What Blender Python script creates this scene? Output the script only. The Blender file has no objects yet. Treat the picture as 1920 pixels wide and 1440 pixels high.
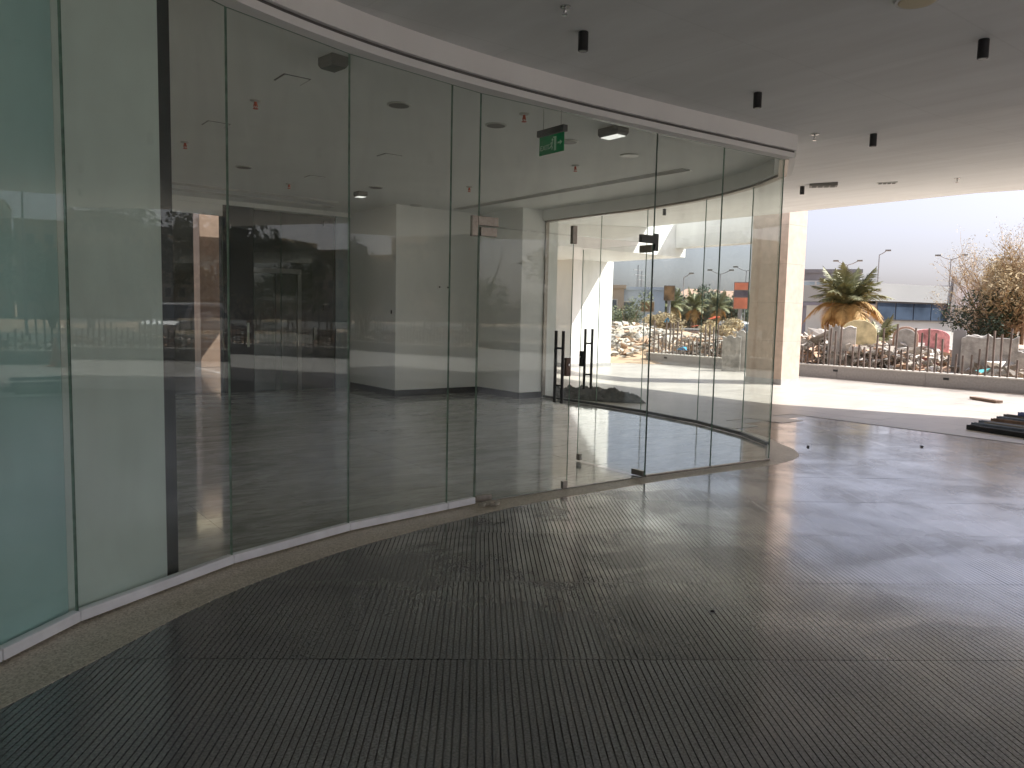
import bpy, bmesh, math, random
from mathutils import Vector, Matrix
from mathutils.geometry import tessellate_polygon
random.seed(7)
S = bpy.context.scene
C = S.collection
R = math.radians
PI = math.pi

# ------------------------------------------------------------------ camera
EYE = Vector((0, 0, 1.6)); FPX = 1442.0
_up = Vector((350, 15980, -1442)).normalized()
_d = Vector((-145-960, -(568-720), FPX))
_e = (_d - _up*_d.dot(_up)).normalized()
_n = -(_e.cross(_up))
def c2w(v): return Vector((_n.dot(v), _e.dot(v), _up.dot(v)))
cam_d = bpy.data.cameras.new('camera'); cam = bpy.data.objects.new('camera', cam_d); C.objects.link(cam)
cam_d.sensor_width = 36; cam_d.lens = 36*FPX/1920; cam_d.clip_end = 3000; cam_d.clip_start = 0.05
rx, ry, rz = c2w(Vector((1,0,0))), c2w(Vector((0,1,0))), -c2w(Vector((0,0,1)))
m = Matrix((rx, ry, rz)).transposed().to_4x4(); m.translation = EYE
cam.matrix_world = m
S.camera = cam
def ray(px, py): return c2w(Vector((px-960, -(py-720), FPX))).normalized()
def G(px, py, z=0.0):
    r = ray(px, py); return EYE + r*((z-EYE.z)/r.z)
def AT(px, py, dist):
    r = ray(px, py); return EYE + r*(dist/math.hypot(r.x, r.y))
def PR(P):
    v = Vector(P)-EYE; a, b, c = rx.dot(v), ry.dot(v), -rz.dot(v)
    return (960+FPX*a/c, 720-FPX*b/c, c) if c > 0.05 else (-9999, -9999, -1)

# ------------------------------------------------------------------ world, sun
SUN_EL, SUN_H = R(48), Vector((0.80, -0.60))
w = bpy.data.worlds.new('World'); S.world = w; w.use_nodes = True
nt = w.node_tree; bg = nt.nodes['Background']
sky = nt.nodes.new('ShaderNodeTexSky'); sky.sky_type = 'NISHITA'; sky.sun_disc = False
sky.sun_elevation = SUN_EL; sky.sun_rotation = math.atan2(SUN_H.x, SUN_H.y)
sky.dust_density = 5.3; sky.air_density = 1.0; sky.ozone_density = 1.0; sky.altitude = 600
hs = nt.nodes.new('ShaderNodeHueSaturation'); hs.inputs['Saturation'].default_value = 0.45
tn = nt.nodes.new('ShaderNodeMix'); tn.data_type = 'RGBA'; tn.blend_type = 'MULTIPLY'; tn.inputs[0].default_value = 1; tn.inputs[7].default_value = (.79, .76, .835, 1)
nt.links.new(sky.outputs[0], hs.inputs['Color']); nt.links.new(hs.outputs[0], tn.inputs[6]); nt.links.new(tn.outputs[2], bg.inputs['Color'])
bg.inputs['Strength'].default_value = 0.05
sd = bpy.data.lights.new('sun', 'SUN'); sd.energy = 2.0; sd.angle = R(0.5); sd.color = (1.0, 0.97, 0.93)
so = bpy.data.objects.new('sun', sd); C.objects.link(so)
sv = Vector((SUN_H.x*math.cos(SUN_EL), SUN_H.y*math.cos(SUN_EL), math.sin(SUN_EL)))
so.rotation_euler = sv.to_track_quat('Z', 'Y').to_euler(); so.location = sv*50
S.view_settings.view_transform = 'Standard'; S.view_settings.look = 'None'
S.view_settings.exposure = 2.5; S.view_settings.gamma = 1; S.view_settings.use_curve_mapping = False
S.cycles.max_bounces = 12; S.cycles.diffuse_bounces = 8; S.cycles.glossy_bounces = 4
S.cycles.transparent_max_bounces = 28; S.cycles.transmission_bounces = 4
S.cycles.sample_clamp_indirect = 6; S.cycles.use_denoising = True

# ------------------------------------------------------------------ materials
def ramp(nt, fac, stops):
    n = nt.nodes.new('ShaderNodeValToRGB'); e = n.color_ramp.elements
    e[0].position, e[0].color = stops[0][0], (*stops[0][1], 1)
    e[1].position, e[1].color = stops[-1][0], (*stops[-1][1], 1)
    for p, c in stops[1:-1]:
        k = e.new(p); k.color = (*c, 1)
    nt.links.new(fac, n.inputs[0]); return n.outputs[0]
def noise(nt, vec, scale, detail=4, dist=0, rough=.55):
    n = nt.nodes.new('ShaderNodeTexNoise'); n.inputs['Scale'].default_value = scale
    n.inputs['Detail'].default_value = detail; n.inputs['Distortion'].default_value = dist
    n.inputs['Roughness'].default_value = rough
    nt.links.new(vec, n.inputs['Vector']); return n.outputs[0]
def mapping(nt, vec, sc=(1,1,1), rot=0):
    n = nt.nodes.new('ShaderNodeMapping'); n.inputs['Scale'].default_value = sc; n.inputs['Rotation'].default_value = (0,0,rot)
    nt.links.new(vec, n.inputs['Vector']); return n.outputs[0]
def mixc(nt, f, a, b, mode='MIX'):
    n = nt.nodes.new('ShaderNodeMix'); n.data_type = 'RGBA'; n.blend_type = mode
    for s, v in ((0, f), (6, a), (7, b)):
        if hasattr(v, 'is_linked'): nt.links.new(v, n.inputs[s])
        else: n.inputs[s].default_value = v if s == 0 else (*v, 1)
    return n.outputs[2]
def math_(nt, op, a, b=0.0, c=0.0):
    n = nt.nodes.new('ShaderNodeMath'); n.operation = op
    for i, v in enumerate((a, b, c)):
        if hasattr(v, 'is_linked'): nt.links.new(v, n.inputs[i])
        else: n.inputs[i].default_value = v
    return n.outputs[0]
def new_mat(name):
    m = bpy.data.materials.new(name); m.use_nodes = True
    nt = m.node_tree; return m, nt, nt.nodes['Principled BSDF']
def pos(nt, kind='world'):
    if kind == 'world': return nt.nodes.new('ShaderNodeNewGeometry').outputs['Position']
    return nt.nodes.new('ShaderNodeTexCoord').outputs['Object']
def mat(name, col, rough=.6, metal=0, nscale=3.0, amt=.15, bump=.0, bscale=40, spec=.5, vec='world', rvar=0, objvar=0):
    m, nt, b = new_mat(name); v = pos(nt, vec)
    f = noise(nt, v, nscale, 6)
    c0 = tuple(c*(1-amt) for c in col); c1 = tuple(min(1, c*(1+amt)) for c in col)
    cc = ramp(nt, f, [(.3, c0), (.7, c1)])
    if objvar:
        oi = nt.nodes.new('ShaderNodeObjectInfo')
        mr = nt.nodes.new('ShaderNodeMapRange'); mr.inputs[3].default_value = 1-objvar; mr.inputs[4].default_value = 1+objvar
        nt.links.new(oi.outputs['Random'], mr.inputs[0])
        vm = nt.nodes.new('ShaderNodeVectorMath'); vm.operation = 'SCALE'
        nt.links.new(cc, vm.inputs[0]); nt.links.new(mr.outputs[0], vm.inputs['Scale']); cc = vm.outputs[0]
    nt.links.new(cc, b.inputs['Base Color'])
    b.inputs['Roughness'].default_value = rough; b.inputs['Metallic'].default_value = metal
    b.inputs['Specular IOR Level'].default_value = spec
    if rvar:
        f2 = noise(nt, v, nscale*2.3, 5)
        mr = nt.nodes.new('ShaderNodeMapRange'); mr.inputs[3].default_value = rough-rvar; mr.inputs[4].default_value = rough+rvar
        mr.inputs[1].default_value = .3; mr.inputs[2].default_value = .7
        nt.links.new(f2, mr.inputs[0]); nt.links.new(mr.outputs[0], b.inputs['Roughness'])
    if bump:
        bn = nt.nodes.new('ShaderNodeBump'); bn.inputs['Strength'].default_value = bump; bn.inputs['Distance'].default_value = .02
        nt.links.new(noise(nt, v, bscale, 5), bn.inputs['Height']); nt.links.new(bn.outputs[0], b.inputs['Normal'])
    return m
M = {}
M['ceiling'] = mat('ceiling_paint', (.78,.79,.775), .8, nscale=.5, amt=.05, bump=.05, bscale=9)
_m = M['ceiling']; _nt = _m.node_tree; _b = _nt.nodes['Principled BSDF']; _src = _b.inputs['Base Color'].links[0].from_socket; _v = pos(_nt)
_br = _nt.nodes.new('ShaderNodeTexBrick'); _br.inputs['Scale'].default_value = 1; _br.inputs['Brick Width'].default_value = 2.4; _br.inputs['Row Height'].default_value = 1.2
_br.inputs['Mortar Size'].default_value = .012; _br.inputs['Mortar Smooth'].default_value = 1; _br.inputs['Color1'].default_value = (1,1,1,1); _br.inputs['Color2'].default_value = (.985,.985,.985,1); _br.inputs['Mortar'].default_value = (.93,.93,.925,1)
_nt.links.new(_v, _br.inputs['Vector'])
_c = mixc(_nt, 1.0, _src, _br.outputs[0], 'MULTIPLY')
_st = ramp(_nt, noise(_nt, mapping(_nt, _v, (2.2,.35,1)), 1.5, 6, .4), [(.35, (.95,.945,.94)), (.65, (1.03,1.03,1.03))])
_nt.links.new(mixc(_nt, 1.0, _c, _st, 'MULTIPLY'), _b.inputs['Base Color'])
M['fascia'] = mat('fascia_paint', (.80,.79,.77), .75, nscale=1.2, amt=.05, bump=.04, bscale=12)
M['groove_dark'] = mat('shadow_gap_metal', (.10,.095,.09), .6)
M['white_wall'] = mat('white_wall_paint', (.84,.835,.81), .7, nscale=.8, amt=.04, bump=.05, bscale=20)
M['inner_wall'] = mat('interior_wall_paint', (.84,.85,.82), .5, nscale=.8, amt=.04)
M['inner_ceiling'] = mat('interior_ceiling_paint', (.85,.86,.83), .75, nscale=.7, amt=.04)
M['skirting'] = mat('black_skirting', (.012,.014,.016), .3)
M['pillar'] = mat('beige_stone_cladding', (.50,.40,.33), .45, nscale=6, amt=.12, bump=.08, bscale=60)
M['pillar_base'] = mat('grey_stone_plinth', (.38,.37,.36), .5, nscale=8, amt=.15)
M['cream'] = mat('cream_render', (.66,.58,.40), .8, nscale=2, amt=.08, bump=.1)
M['white_alu'] = mat('white_aluminium', (.86,.87,.90), .35, nscale=5, amt=.1, spec=.5)
M['bronze'] = mat('brushed_steel_fitting', (.34,.31,.27), .32, metal=.85, nscale=30, amt=.15)
M['black_metal'] = mat('black_metal', (.012,.012,.014), .4, nscale=20, amt=.2)
M['dark_steel'] = mat('dark_steel_handle', (.05,.05,.048), .28, metal=.7, nscale=30, amt=.2)
M['white_plastic'] = mat('white_plastic', (.62,.62,.58), .4)
M['vent'] = mat('vent_grey', (.22,.21,.19), .5)
M['red'] = mat('orange_red_plastic', (.55,.09,.03), .4)
M['lens'] = mat('white_diffuser', (.85,.85,.82), .25)
M['lens_dark'] = mat('dark_diffuser', (.10,.11,.09), .3)
M['chrome'] = mat('chrome', (.6,.6,.58), .2, metal=.9)
M['sign_green'] = mat('sign_green_acrylic', (.01,.33,.11), .25, amt=.08)
M['sign_white'] = mat('sign_pale_green_print', (.55,.85,.65), .4, amt=.05)
M['sign_bar'] = mat('sign_grey_housing', (.08,.085,.08), .45)
M['silicone'] = mat('dark_silicone_joint', (.03,.035,.03), .5, nscale=40, amt=.3)
M['pale_joint'] = mat('grey_green_silicone', (.16,.18,.15), .4, nscale=30, amt=.5)
M['film'] = mat('frosted_film_wall', (.60,.69,.64), .6, nscale=.8, amt=.13)
M['film_teal'] = mat('teal_frosted_film', (.38,.58,.56), .6, nscale=.8, amt=.16)
M['black_wall'] = mat('dark_lobby_panel', (.010,.014,.015), .35, nscale=2, amt=.2)
M['lobby'] = mat('dark_lobby_plaster', (.035,.033,.035), .6, nscale=2, amt=.15)
M['liftdoor'] = mat('lift_door_protective_film', (.040,.045,.042), .4, nscale=7, amt=.35)
M['brown_stone'] = mat('brown_stone_cladding', (.20,.13,.095), .55, nscale=4, amt=.12)
M['plinth'] = mat('grey_granite_plinth', (.30,.28,.265), .6, nscale=20, amt=.12, bump=.1)
M['coping'] = mat('pale_coping_stone', (.55,.52,.47), .7, nscale=20, amt=.1)
M['rod'] = mat('rusty_steel_rod', (.11,.08,.065), .65, nscale=6, amt=.5, bump=.2)
M['sand'] = mat('sand_ground', (.46,.33,.22), .95, nscale=.25, amt=.22, bump=.5, bscale=6)
M['orange_soil'] = mat('orange_soil', (.47,.32,.22), .95, nscale=1.5, amt=.25, bump=.6, bscale=8)
M['concrete'] = mat('broken_concrete', (.34,.32,.29), .9, nscale=5, amt=.35, bump=.7, bscale=14)
M['rubble'] = mat('rubble', (.36,.32,.27), .95, nscale=1.7, amt=.4, bump=.5, bscale=20, objvar=.3)
M['yellow_stone'] = mat('yellow_foam_block', (.56,.47,.27), .8, nscale=4, amt=.35, bump=.5, bscale=10)
M['pale_slab'] = mat('pale_slab', (.46,.43,.39), .85, nscale=4, amt=.25, bump=.5)
M['pink'] = mat('pink_red_tarpaulin', (.58,.26,.26), .8, nscale=5, amt=.6, bump=.4, bscale=8)
M['tarp'] = mat('dark_grey_tarpaulin', (.10,.10,.105), .5, nscale=9, amt=.5, bump=.6, bscale=18)
M['brown_board'] = mat('brown_board', (.17,.11,.075), .7, nscale=12, amt=.25)
M['bluegrey'] = mat('blue_grey_profile', (.12,.15,.19), .4, metal=.3, nscale=12, amt=.3)
M['blue'] = mat('dark_blue_profile', (.04,.06,.16), .45, nscale=9, amt=.3)
M['asphalt'] = mat('asphalt', (.09,.085,.08), .9, nscale=2, amt=.2)
M['bldg_white'] = mat('white_render', (.62,.60,.54), .8, nscale=.6, amt=.06)
M['bldg_roof'] = mat('pale_metal_roof', (.36,.37,.36), .5, nscale=.4, amt=.05)
M['bldg_grey'] = mat('grey_cladding', (.24,.225,.22), .6, nscale=1, amt=.1)
M['bldg_lilac'] = mat('pale_lilac_render', (.36,.33,.34), .85, nscale=.8, amt=.06)
M['bldg_blue'] = mat('pale_blue_render', (.45,.52,.60), .85, nscale=.7, amt=.08)
M['bldg_beige'] = mat('beige_render', (.48,.39,.29), .85, nscale=.8, amt=.1)
M['villa'] = mat('villa_cream_render', (.58,.50,.38), .85, nscale=.4, amt=.12)
M['redroof'] = mat('terracotta_roof', (.42,.27,.20), .8, nscale=1.2, amt=.2)
M['winglass'] = mat('dark_window_glass', (.05,.07,.10), .1, nscale=.7, amt=.5)
M['paleglass'] = mat('pale_window_glass', (.30,.36,.38), .15, nscale=.7, amt=.4)
M['board_orange'] = mat('orange_poster', (.62,.20,.12), .6, nscale=1.5, amt=.25)
M['board_dark'] = mat('dark_poster_band', (.09,.08,.12), .6, nscale=2, amt=.4)
M['board_brown'] = mat('brown_poster', (.28,.17,.08), .6, nscale=1.6, amt=.6)
M['lamp'] = mat('galvanised_pole', (.30,.30,.31), .5, metal=.3)
M['bark'] = mat('bark', (.20,.135,.085), .95, nscale=8, amt=.35, bump=.8, bscale=20)
M['twig'] = mat('dry_twigs', (.40,.29,.19), .95, nscale=4, amt=.3)
M['leaf'] = mat('dusty_green_leaves', (.085,.10,.035), .7, nscale=1.2, amt=.55)
M['leaf_dry'] = mat('dry_olive_leaves', (.34,.26,.14), .8, nscale=1.2, amt=.45)
M['leaf_dark'] = mat('dark_green_leaves', (.035,.055,.025), .7, nscale=.8, amt=.5)
M['frond'] = mat('palm_green', (.18,.18,.085), .6, nscale=2.5, amt=.45)
M['frond_dry'] = mat('palm_dry', (.45,.28,.10), .75, nscale=2.5, amt=.35)
M['carpaint'] = mat('white_car_paint', (.75,.75,.75), .2, nscale=1, amt=.03)
M['rubber'] = mat('rubber', (.02,.02,.02), .8)
M['cone'] = mat('faded_orange_plastic', (.50,.17,.09), .6, nscale=5, amt=.15)
M['lit_slot'] = mat('pale_steel_handle', (.55,.60,.52), .3)
M['paper'] = mat('dusty_rag', (.5,.46,.4), .9, nscale=20, amt=.2)

m_ = bpy.data.materials.new('lit_lamp_diffuser'); m_.use_nodes = True; b_ = m_.node_tree.nodes['Principled BSDF']
b_.inputs['Base Color'].default_value = (.85,.85,.82,1); b_.inputs['Emission Color'].default_value = (1,.98,.92,1); b_.inputs['Emission Strength'].default_value = .15; M['lit'] = m_
def glass(name, tint):
    m, nt, b = new_mat(name); nt.nodes.remove(b)
    out = nt.nodes['Material Output']
    g = nt.nodes.new('ShaderNodeNewGeometry'); fr = nt.nodes.new('ShaderNodeFresnel')
    ior = math_(nt, 'MULTIPLY_ADD', g.outputs['Backfacing'], 1/1.34-1.34, 1.34)
    nt.links.new(ior, fr.inputs['IOR'])
    tr = nt.nodes.new('ShaderNodeBsdfTransparent'); tr.inputs[0].default_value = (*tint, 1)
    gl = nt.nodes.new('ShaderNodeBsdfGlossy'); gl.inputs['Roughness'].default_value = 0.0
    gl.inputs['Color'].default_value = (.93,.97,.95,1)
    # faint dust smears, over an even veil added to lighten the hall behind
    v = pos(nt); n1 = noise(nt, mapping(nt, v, (1,1,.35)), 2.2, 8, .6)
    dust = ramp(nt, n1, [(.45, (.006,.006,.006)), (.9, (.09,.09,.09))])
    df = nt.nodes.new('ShaderNodeBsdfDiffuse'); df.inputs[0].default_value = (.6,.6,.55,1)
    bn = nt.nodes.new('ShaderNodeBump'); bn.inputs['Strength'].default_value = .035; bn.inputs['Distance'].default_value = .02
    nt.links.new(noise(nt, v, .8, 1), bn.inputs['Height']); nt.links.new(bn.outputs[0], gl.inputs['Normal'])
    mx = nt.nodes.new('ShaderNodeMixShader'); nt.links.new(fr.outputs[0], mx.inputs[0])
    nt.links.new(tr.outputs[0], mx.inputs[1]); nt.links.new(gl.outputs[0], mx.inputs[2])
    m2 = nt.nodes.new('ShaderNodeMixShader'); nt.links.new(dust, m2.inputs[0])
    nt.links.new(mx.outputs[0], m2.inputs[1]); nt.links.new(df.outputs[0], m2.inputs[2])
    nt.links.new(m2.outputs[0], out.inputs[0]); return m
M['glass'] = glass('clear_green_glass', (.975,.992,.982))
M['glass_edge'] = mat('green_glass_edge', (.22,.34,.27), .2, nscale=20, amt=.3)

gdir = ray(900, 588); gdir = Vector((gdir.x, gdir.y)).normalized(); pdir = Vector((gdir.y, -gdir.x))
def floor_mats():
    # dark grooved granite of the covered entrance
    m, nt, b = new_mat('grooved_grey_granite'); v = pos(nt)
    big = noise(nt, mapping(nt, v, (1,1,1)), .55, 6, .4)
    fine = noise(nt, v, 90, 3)
    base = ramp(nt, big, [(.3, (.125,.127,.130)), (.7, (.195,.197,.202))])
    sp = ramp(nt, fine, [(.35, (.72,.72,.72)), (.65, (1.3,1.3,1.3))])
    col = mixc(nt, 1.0, base, sp, 'MULTIPLY')
    # pale cement dust streaks lying across the paving
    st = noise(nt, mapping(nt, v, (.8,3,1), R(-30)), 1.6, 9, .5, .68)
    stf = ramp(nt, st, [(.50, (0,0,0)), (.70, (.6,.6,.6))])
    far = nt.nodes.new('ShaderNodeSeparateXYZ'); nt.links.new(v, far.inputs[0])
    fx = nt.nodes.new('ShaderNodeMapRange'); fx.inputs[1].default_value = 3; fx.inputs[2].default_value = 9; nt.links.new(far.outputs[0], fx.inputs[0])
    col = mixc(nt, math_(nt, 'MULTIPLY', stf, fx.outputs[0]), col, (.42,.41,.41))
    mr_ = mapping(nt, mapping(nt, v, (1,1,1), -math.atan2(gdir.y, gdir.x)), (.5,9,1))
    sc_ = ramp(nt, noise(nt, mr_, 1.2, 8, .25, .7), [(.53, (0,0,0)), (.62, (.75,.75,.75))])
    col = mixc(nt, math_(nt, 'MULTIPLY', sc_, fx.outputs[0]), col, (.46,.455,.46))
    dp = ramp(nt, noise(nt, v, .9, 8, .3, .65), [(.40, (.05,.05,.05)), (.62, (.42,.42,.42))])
    col = mixc(nt, math_(nt, 'MULTIPLY', dp, fx.outputs[0]), col, (.44,.44,.45))  # broad dust patches, base also lightened toward the terrace in place of reflected light
    wt = ramp(nt, noise(nt, v, .35, 5), [(.35, (.74,.74,.75)), (.65, (1.18,1.18,1.18))])
    col = mixc(nt, 1.0, col, wt, 'MULTIPLY')
    # rust ring left by a can
    c = G(1065, 985); vd = nt.nodes.new('ShaderNodeVectorMath'); vd.operation = 'DISTANCE'
    nt.links.new(v, vd.inputs[0]); vd.inputs[1].default_value = (c.x, c.y, 0)
    ring = ramp(nt, vd.outputs['Value'], [(.05, (.15,.15,.15)), (.10, (.6,.6,.6)), (.13, (.1,.1,.1)), (.16, (0,0,0))])
    col = mixc(nt, ring, col, (.30,.13,.05))
    oi = nt.nodes.new('ShaderNodeObjectInfo'); mr = nt.nodes.new('ShaderNodeMapRange'); mr.inputs[3].default_value = .80; mr.inputs[4].default_value = 1.2
    nt.links.new(oi.outputs['Random'], mr.inputs[0]); vm = nt.nodes.new('ShaderNodeVectorMath'); vm.operation = 'SCALE'
    nt.links.new(col, vm.inputs[0]); nt.links.new(mr.outputs[0], vm.inputs['Scale'])
    nt.links.new(vm.outputs[0], b.inputs['Base Color'])
    rr = ramp(nt, noise(nt, mapping(nt, v, (1,1.5,1), R(-20)), 2.6, 9, .2, .65), [(.3, (.13,.13,.13)), (.7, (.24,.24,.24))])
    nt.links.new(rr, b.inputs['Roughness']); b.inputs['Specular IOR Level'].default_value = 1.0
    cw = ramp(nt, noise(nt, v, 1.3, 7, .6, .65), [(.38, (.05,.05,.05)), (.60, (.9,.9,.9))]); nt.links.new(cw, b.inputs['Coat Weight']); b.inputs['Coat Roughness'].default_value = .11; b.inputs['Coat IOR'].default_value = 1.6
    bn = nt.nodes.new('ShaderNodeBump'); bn.inputs['Strength'].default_value = .06; bn.inputs['Distance'].default_value = .002
    nt.links.new(noise(nt, v, 60, 4), bn.inputs['Height']); nt.links.new(bn.outputs[0], b.inputs['Normal'])
    M['granite'] = m
    # light tiles
    m, nt, b = new_mat('pale_beige_paving'); v = pos(nt)
    base = ramp(nt, noise(nt, mapping(nt, v, (1,2.5,1)), .7, 7, .5), [(.3, (.325,.295,.26)), (.7, (.405,.375,.335))])
    oi = nt.nodes.new('ShaderNodeObjectInfo'); mr = nt.nodes.new('ShaderNodeMapRange'); mr.inputs[3].default_value = .95; mr.inputs[4].default_value = 1.05
    nt.links.new(oi.outputs['Random'], mr.inputs[0]); vm = nt.nodes.new('ShaderNodeVectorMath'); vm.operation = 'SCALE'
    nt.links.new(base, vm.inputs[0]); nt.links.new(mr.outputs[0], vm.inputs['Scale'])
    nt.links.new(vm.outputs[0], b.inputs['Base Color']); b.inputs['Roughness'].default_value = .38
    M['pale_tile'] = m
    # polished interior tiles
    m, nt, b = new_mat('polished_grey_tile'); v = pos(nt)
    n1 = noise(nt, mapping(nt, v, (1,3.2,1), R(25)), 1.1, 9, 1.2, .65)
    base = ramp(nt, n1, [(.30, (.26,.265,.245)), (.5, (.46,.465,.44)), (.68, (.66,.66,.64))])
    n2 = noise(nt, mapping(nt, v, (1,5,1), R(32)), 4.5, 6, 2.0)
    base = mixc(nt, ramp(nt, n2, [(.52, (0,0,0)), (.66, (.8,.8,.8))]), base, (.26,.25,.22))
    nt.links.new(base, b.inputs['Base Color'])
    b.inputs['Roughness'].default_value = .07; b.inputs['Specular IOR Level'].default_value = 1.0
    bn = nt.nodes.new('ShaderNodeBump'); bn.inputs['Strength'].default_value = .05; bn.inputs['Distance'].default_value = .01
    nt.links.new(noise(nt, mapping(nt, v, (1,2.5,1), R(25)), 5, 3), bn.inputs['Height']); nt.links.new(bn.outputs[0], b.inputs['Normal'])
    M['inner_tile'] = m
    # terrazzo sill
    m, nt, b = new_mat('beige_granite_sill'); v = pos(nt)
    vo = nt.nodes.new('ShaderNodeTexVoronoi'); vo.inputs['Scale'].default_value = 120; nt.links.new(v, vo.inputs['Vector'])
    sp = ramp(nt, vo.outputs['Color'], [(.2, (.32,.28,.21)), (.5, (.56,.50,.40)), (.85, (.74,.68,.58))])
    sp = mixc(nt, .35, sp, ramp(nt, noise(nt, v, 2.5, 5), [(.3, (.38,.32,.23)), (.7, (.62,.56,.47))]))
    nt.links.new(sp, b.inputs['Base Color']); b.inputs['Roughness'].default_value = .45
    M['sill'] = m
floor_mats()

# ------------------------------------------------------------------ mesh helpers
class MB:
    def __init__(s): s.v = []; s.f = []; s.mi = []
    def add(s, vs, fs, mi=0):
        o = len(s.v); s.v += [tuple(p) for p in vs]; s.f += [tuple(i+o for i in f) for f in fs]; s.mi += [mi]*len(fs)
    def box(s, c, d, rz=0, mi=0, tilt=None):
        x, y, z = d[0]/2, d[1]/2, d[2]/2
        vs = [Vector((a*x, b*y, e*z)) for e in (-1,1) for b in (-1,1) for a in (-1,1)]
        mt = Matrix.Rotation(rz, 3, 'Z')
        if tilt is not None: mt = mt @ Matrix.Rotation(tilt[0], 3, 'X') @ Matrix.Rotation(tilt[1], 3, 'Y')
        c = Vector(c)
        s.add([mt@p+c for p in vs], [(0,2,3,1),(4,5,7,6),(0,1,5,4),(2,6,7,3),(0,4,6,2),(1,3,7,5)], mi)
    def box2(s, p0, p1, mi=0):
        s.box([(a+b)/2 for a, b in zip(p0, p1)], [abs(b-a) for a, b in zip(p0, p1)], 0, mi)
    def prism(s, poly, z0, z1, mi=0, zt=None):
        n = len(poly)
        ar = sum(poly[i][0]*poly[(i+1)%n][1]-poly[(i+1)%n][0]*poly[i][1] for i in range(n))
        if ar < 0: poly = poly[::-1]
        tri = tessellate_polygon([[Vector((p[0], p[1], 0)) for p in poly]])
        vs = [(p[0], p[1], z0) for p in poly] + [(p[0], p[1], z1) for p in poly]
        fs = []
        for t in tri:
            a, b, c = [Vector(poly[i]).to_2d() if False else Vector((poly[i][0], poly[i][1])) for i in t]
            up = (b-a).cross(c-a) > 0
            t2 = t if up else t[::-1]
            fs.append(tuple(i+n for i in t2)); fs.append(tuple(t2[::-1]))
        for i in range(n):
            j = (i+1)%n; fs.append((i, j, j+n, i+n))
        s.add(vs, fs, mi)
    def tube(s, pts, r, n=6, mi=0, r1=None):
        pts = [Vector(p) for p in pts]; L = len(pts); rings = []
        for i, p in enumerate(pts):
            t = (pts[min(i+1, L-1)]-pts[max(i-1, 0)]).normalized()
            a = t.cross(Vector((0,0,1)) if abs(t.z) < .9 else Vector((1,0,0))).normalized(); b = t.cross(a)
            rr = r if r1 is None else r+(r1-r)*i/(L-1)
            rings.append([p+a*rr*math.cos(2*PI*k/n)+b*rr*math.sin(2*PI*k/n) for k in range(n)])
        fs = [(i*n+k, i*n+(k+1)%n, (i+1)*n+(k+1)%n, (i+1)*n+k) for i in range(L-1) for k in range(n)]
        fs += [tuple(range(n))[::-1], tuple((L-1)*n+k for k in range(n))]
        s.add([q for g in rings for q in g], fs, mi)
    def lathe(s, prof, c, n=20, mi=0):
        vs = [(c[0]+r*math.cos(2*PI*k/n), c[1]+r*math.sin(2*PI*k/n), c[2]+z) for r, z in prof for k in range(n)]
        L = len(prof)
        fs = [(i*n+k, i*n+(k+1)%n, (i+1)*n+(k+1)%n, (i+1)*n+k) for i in range(L-1) for k in range(n)]
        fs += [tuple(range(n))[::-1], tuple((L-1)*n+k for k in range(n))]
        s.add(vs, fs, mi)
    def mesh(s, name, mats, smooth=False):
        me = bpy.data.meshes.new(name); me.from_pydata(s.v, [], s.f)
        for mm in (mats if isinstance(mats, (list, tuple)) else [mats]): me.materials.append(M[mm] if isinstance(mm, str) else mm)
        me.polygons.foreach_set('material_index', s.mi)
        if smooth: me.polygons.foreach_set('use_smooth', [True]*len(s.f))
        me.update(); return me
    def build(s, name, mats, parent=None, bevel=0, smooth=False, loc=None):
        o = bpy.data.objects.new(name, s.mesh(name, mats, smooth)); C.objects.link(o)
        if parent: o.parent = parent
        if loc: o.location = loc
        if bevel:
            b = o.modifiers.new('bevel', 'BEVEL'); b.width = bevel; b.segments = 2; b.limit_method = 'ANGLE'
        return o
def tag(o, label, cat, group=None, kind=None):
    o['label'] = label; o['category'] = cat
    if group: o['group'] = group
    if kind: o['kind'] = kind
    return o
def empty(name, loc, rz=0):
    o = bpy.data.objects.new(name, None); C.objects.link(o); o.location = loc; o.rotation_euler.z = rz
    o.empty_display_size = .1; return o
def thing(name, label, cat, loc=(0,0,0), rz=0, group=None): return tag(empty(name, loc, rz), label, cat, group)
def struct(o): o['kind'] = 'structure'; return o
def copy_tree(o, parent=None):
    c = o.copy(); C.objects.link(c); c.parent = parent
    for ch in o.children: copy_tree(ch, c)
    return c
def inst(src, name, parent, mt):
    c = bpy.data.objects.new(name, src); C.objects.link(c); c.parent = parent; c.matrix_local = mt; return c
def offset(poly, d):
    out = []
    for i, p in enumerate(poly):
        a = Vector(poly[max(i-1, 0)]); b = Vector(poly[min(i+1, len(poly)-1)]); t = (b-a).normalized()
        out.append((p[0]+t.y*d, p[1]-t.x*d))
    return out
def smooth_curve(poly, k=6):
    out = []
    P = [Vector(p) for p in poly]
    for i in range(len(P)-1):
        p0, p1, p2, p3 = P[max(i-1,0)], P[i], P[i+1], P[min(i+2, len(P)-1)]
        for s in range(k):
            t = s/k
            out.append(tuple(.5*((2*p1)+(p2-p0)*t+(2*p0-5*p1+4*p2-p3)*t*t+(3*p1-p0-3*p2+p3)*t**3)))
    out.append(tuple(P[-1])); return out
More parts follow.
